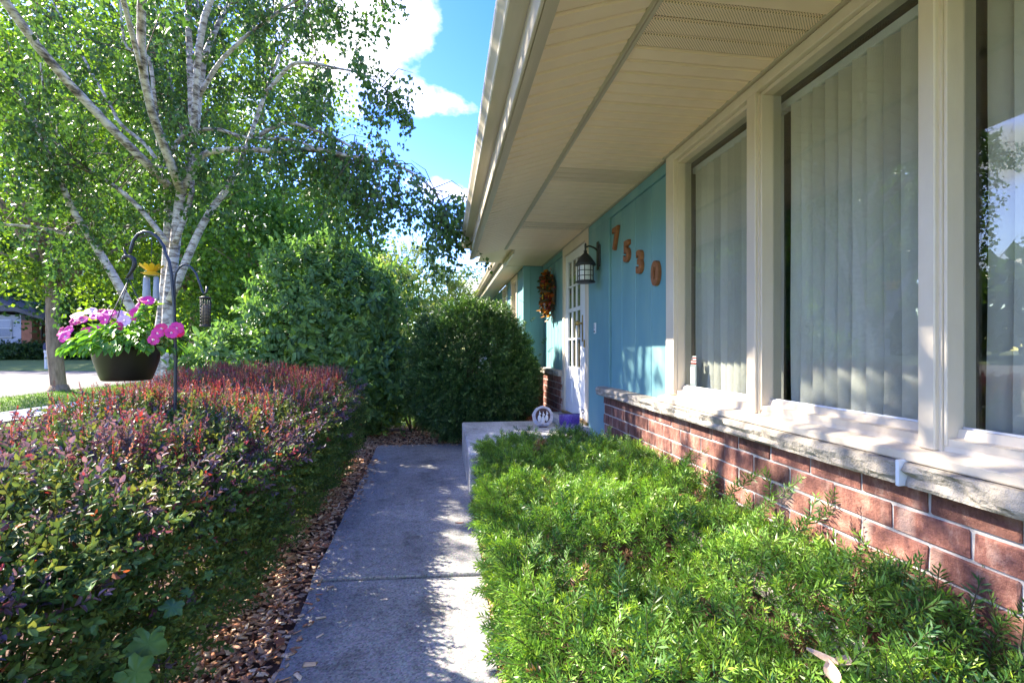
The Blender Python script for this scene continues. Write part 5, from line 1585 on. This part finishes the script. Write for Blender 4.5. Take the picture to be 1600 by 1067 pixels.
dg_ = [(c2_.x, c2_.y, 2.3, 1.05, .9, 1.35), (c2_.x + .8, c2_.y + .4, 1.8, .8, .8, 1.3), (c2_.x - .6, c2_.y, 1.2, .9, .8, 1.1)]
shrub("dogwood_shrub", dg_, (c2_.x, c2_.y, -.07), 2600, DOG, (.9, 1.5), [(.22, .30, .08), (.30, .36, .14), (.16, .25, .06), (.36, .40, .2)], "pale yellow-green variegated shrub behind the dark yew and viburnum", mat="leaf_thin", w=[2, 2, 2, 1], lift=.6)
c3_ = P(655, 560, t=8.3)
shrub("spirea_shrub", [(c3_.x, c3_.y, .95, .45, .4, .75), (c3_.x - .1, c3_.y, .45, .5, .4, .45)], (c3_.x, c3_.y, -.07), 700, DOG, (.6, 1.0), [(.16, .25, .04), (.22, .30, .05), (.10, .18, .03)], "slim yellow-green shrub squeezed between viburnum and round yew", mat="leaf_thin", lift=.6)
# ground-hugging hedge far off along the house across the street etc. comes with that house

# ================================================================== across the street
def far_pt(u, v, t): return P(u, v, t=t)
ht = 41.0
def hq(u0, u1, v0, v1, t0=ht, th=.15, mb=None):
    a, b = far_pt(u0, v1, t0), far_pt(u1, v0, t0)
    f = Vector((SP, CP, 0)) * th
    vs = [Vector((a.x, a.y, a.z)), Vector((b.x, b.y, a.z)), Vector((b.x, b.y, b.z)), Vector((a.x, a.y, b.z))]
    vs += [p + f for p in vs]
    mb = mb or MB()
    return mb.add(vs, [(0, 1, 2, 3), (7, 6, 5, 4), (0, 4, 5, 1), (1, 5, 6, 2), (2, 6, 7, 3), (3, 7, 4, 0)])
M["grey_siding"] = surf("grey_siding", (.42, .43, .45), (.52, .53, .55), 3, .7, .1, 30)
M["far_brick"] = surf("far_orange_brick", (.34, .13, .07), (.46, .19, .10), 3, .85, .3, 30)
M["white_paint"] = surf("white_paint", (.68, .68, .68), (.78, .78, .78), 3, .5, 0)
hp = far_pt(10, 560, ht)
nh = empty("neighbour_house", (hp.x, hp.y, .4), "grey sided house with orange brick end and white window across the street", "house")
hq(-160, 33, 492, 562, ht, 7).build("wall", M["grey_siding"], nh)
hq(33.2, 50, 500, 562, ht - .1, 7).build("brick_end", M["far_brick"], nh)
rf = MB(); a, b, c_ = far_pt(-170, 478, ht - .8), far_pt(60, 497, ht - .8), far_pt(-170, 470, ht - .8)
rfp = [far_pt(-170, 486, ht - .8), far_pt(22, 486, ht - .8), far_pt(68, 500, ht - .8), far_pt(68, 496.5, ht - .8), far_pt(25, 480, ht - .8), far_pt(-60, 455, ht - .8), far_pt(-170, 440, ht - .8)]
f_ = Vector((SP, CP, 0)) * 9; k_ = len(rfp)
rf.add(rfp + [p + f_ for p in rfp], [tuple(range(k_)), tuple(range(k_, 2*k_))[::-1]] + [(i, k_ + i, k_ + (i+1) % k_, (i+1) % k_) for i in range(k_)])
rf.build("roof", M["shingle"], nh)
w_ = hq(-3, 17.5, 499.5, 527, ht - .12, .1); wn_ = w_.build("window", M["white_paint"], nh)
hq(-1.5, 15.8, 501, 512, ht - .16, .03).build("pane", M["grey_siding"], wn_)
hq(-1.5, 15.8, 513.5, 525.5, ht - .16, .03).build("pane", M["grey_plastic"], wn_)
hq(62, 90, 504, 507, ht, 4).build("carport_roof", M["shingle"], nh)
hq(63.5, 64.5, 507, 530, ht, .2).build("carport_post", M["hinge"], nh)
ch = hq(222, 246, 479, 492, 46, 1.2); chb = far_pt(234, 492, 46)
hh2 = empty("neighbour_house", (chb.x, chb.y, .5), "low house with a brick chimney behind the hanging flowers, across the street", "house")
ch.build("chimney", M["far_brick"], hh2)
hq(150, 330, 492, 502, 46, 8).build("roof", M["shingle"], hh2)
hq(155, 325, 502, 556, 46.3, 7).build("wall", M["grey_siding"], hh2)
for u0 in (170, 205, 250, 290):
    hq(u0, u0 + 16, 512, 535, 46.15, .1).build("window", M["white_paint"], hh2)
# foundation planting of that house: separate rounded bushes
FB = [leafy_sprig(.3, 10, .2, .11, random.Random(130 + i), False, 60, .3, .01) for i in range(2)]
for i, (u, lab) in enumerate(((-30, "clipped dark bush under the white window across the street"), (12, "low dark bush below the grey siding across the street"), (38, "low dark bush in front of the orange brick end"), (62, "rounded bush beside the mailbox across the street"), (120, "dark bush beyond the road behind the maple trunk"), (160, "dark bush across the road just over the flower basket"))):
    c_ = far_pt(u, 545, 39.5)
    shrub("foundation_bush", [(c_.x, c_.y, .85, 1.3, 1.0, .75)], (c_.x, c_.y, .4), 420, FB, (.8, 1.3), [(.03, .07, .025), (.045, .09, .03), (.06, .11, .03)], lab, group="bushes by the houses across the street", stems_n=3, zmin=.4)
# mailbox
mp_ = far_pt(72, 575, 31.6)
mb_ = empty("mailbox", (mp_.x, mp_.y, -.03), "white mailbox post with a braced dark blue box at the far road edge", "mailbox")
hq(69, 72.5, 550, 577, 31.7, .15).build("post", M["white_paint"], mb_)
bz = MB(); a_, b_ = far_pt(70.5, 560, 31.65), far_pt(80, 549, 31.65); bz.tube([a_, b_], .06, 6); bz.build("brace", M["white_paint"], mb_)
hq(68, 84, 547, 551, 31.6, .3).build("arm", M["white_paint"], mb_)
qb = MB(); a_ = far_pt(67, 546, 31.5)
pr = [(-.28, 0), (.32, 0), (.32, .28), (.25, .42), (.02, .5), (-.21, .42), (-.28, .28)]
qb.prism([(x, z) for x, z in pr], 1, 0, .5); qb.v = [(a_.x + .28 + x, a_.y + y, a_.z + z) for x, y, z in qb.v]
qb.build("box", surf("navy_enamel", (.02, .03, .09), (.04, .05, .13), 6, .4, 0), mb_)
qb2 = MB().box((a_.x + .5, a_.y + .3, a_.z - .02), (a_.x + .8, a_.y + .6, a_.z + .2), .02); qb2.build("newspaper_tube", M["far_brick"], mb_)

# neighbour garage beyond the wing
gp = P(762, 470, t=24)
gh = empty("garage", (gp.x, gp.y, -.05), "pale cream garage with a low roof beyond the far gutter", "garage")
MB().box((gp.x - .5, gp.y, -.05), (gp.x + 6, gp.y + 6, 3.6)).build("wall", surf("cream_wall", (.55, .48, .40), (.65, .58, .50), 3, .7, .1, 30), gh)
MB().prism([(gp.x - .9, 3.6), (gp.x + 6.4, 3.6), (gp.x + 2.7, 4.9)], 1, gp.y - .4, gp.y + 6.4).build("roof", M["shingle"], gh)
MB().box((gp.x - .3, gp.y - .03, -.03), (gp.x + 2.2, gp.y - .001, 2.2), .01).build("garage_door", M["white_paint"], gh)

# oriole feeder hanging in the birch
of = P(236, 440, t=6.3)
orf = empty("bird_feeder", (of.x, of.y, of.z - .3), "feeder with an orange-yellow petal crown over two pale tubes, hanging in front of the birch", "bird feeder")
M["yellow_plastic"] = surf("yellow_plastic", (.75, .42, .02), (.85, .55, .03), 8, .4, 0)
q = MB(); cc_ = P(237, 425, t=6.3)
for k in range(12):
    a = 2 * math.pi * k / 12
    d1 = Vector((math.cos(a), math.sin(a), 0)); s_ = Vector((-math.sin(a), math.cos(a), 0)) * .03
    q.add([cc_ + d1 * .03 + s_ * .5, cc_ + d1 * .13 + s_ + Vector((0, 0, .075)), cc_ + d1 * .15 + Vector((0, 0, .10)), cc_ + d1 * .13 - s_ + Vector((0, 0, .075)), cc_ + d1 * .03 - s_ * .5], [(0, 1, 2, 3, 4)])
    q.add([cc_ + d1 * .05 + s_ * .5 - Vector((0, 0, .03)), cc_ + d1 * .12 + s_ - Vector((0, 0, .02)), cc_ + d1 * .12 - s_ - Vector((0, 0, .02)), cc_ + d1 * .05 - s_ * .5 - Vector((0, 0, .03))], [(0, 1, 2, 3)])
q.lathe([(.09, -.035), (.10, -.02), (.06, .0), (.01, .005)], cc_, 16)
q.build("petal_crown", M["yellow_plastic"], orf)
for du, w_ in ((-8, .045), (7, .036)):
    p0, p1 = P(237 + du, 432, t=6.3), P(237 + du, 470, t=6.3)
    MB().lathe([(w_ * .9, p1.z), (w_, p1.z + .05), (w_ * .8, p0.z - .02), (w_ * .5, p0.z)], (p0.x, p0.y, 0), 12).build("tube", M["grey_plastic"], orf)
MB().tube([cc_, cc_ + Vector((0, 0, .45))], .004, 5).build("hanger", M["black_metal"], orf)

# ================================================================== grass blades in the strip near the pavement
def blades(name, pts, h, label, w=.012):
    n_ = len(pts)
    d = np.stack([rng.normal(0, .35, n_), rng.normal(0, .35, n_), np.ones(n_)], 1)
    tv = Tmpl([(-w/2, 0, 0), (w/2, 0, 0), (w*.3, h*.6, .004), (0, h, .015)], [(0, 1, 2, 3)], [0, 0, .3, 1])
    f = Foliage(); col = pick([(.09, .17, .025), (.12, .21, .03), (.15, .25, .04)], n_)
    f.add(tv, pts, frames(d), rng.uniform(.6, 1.4, n_), col, col * 1.2)
    o = link(name, f.mesh(name), M["leaf"]); tag(o, label, "grass", None, "stuff")
n = 42000
yy = 4 + 30 * rng.random(n) ** 1.2; xx = np.where(rng.random(n) < .6, rng.uniform(-12.8, -9.75, n), rng.uniform(-8.35, -3.3, n))
blades("grass", np.stack([xx, yy, np.full(n, -.07)], 1), .075, "short sunlit lawn grass on both sides of the pavement")
n = 5000
gx = rng.uniform(-3.0, .2, n); gy = rng.uniform(8.6, 13, n)
blades("grass", np.stack([gx, gy, np.full(n, -.07)], 1), .09, "lit grass patch seen under the shrubs at the path end")
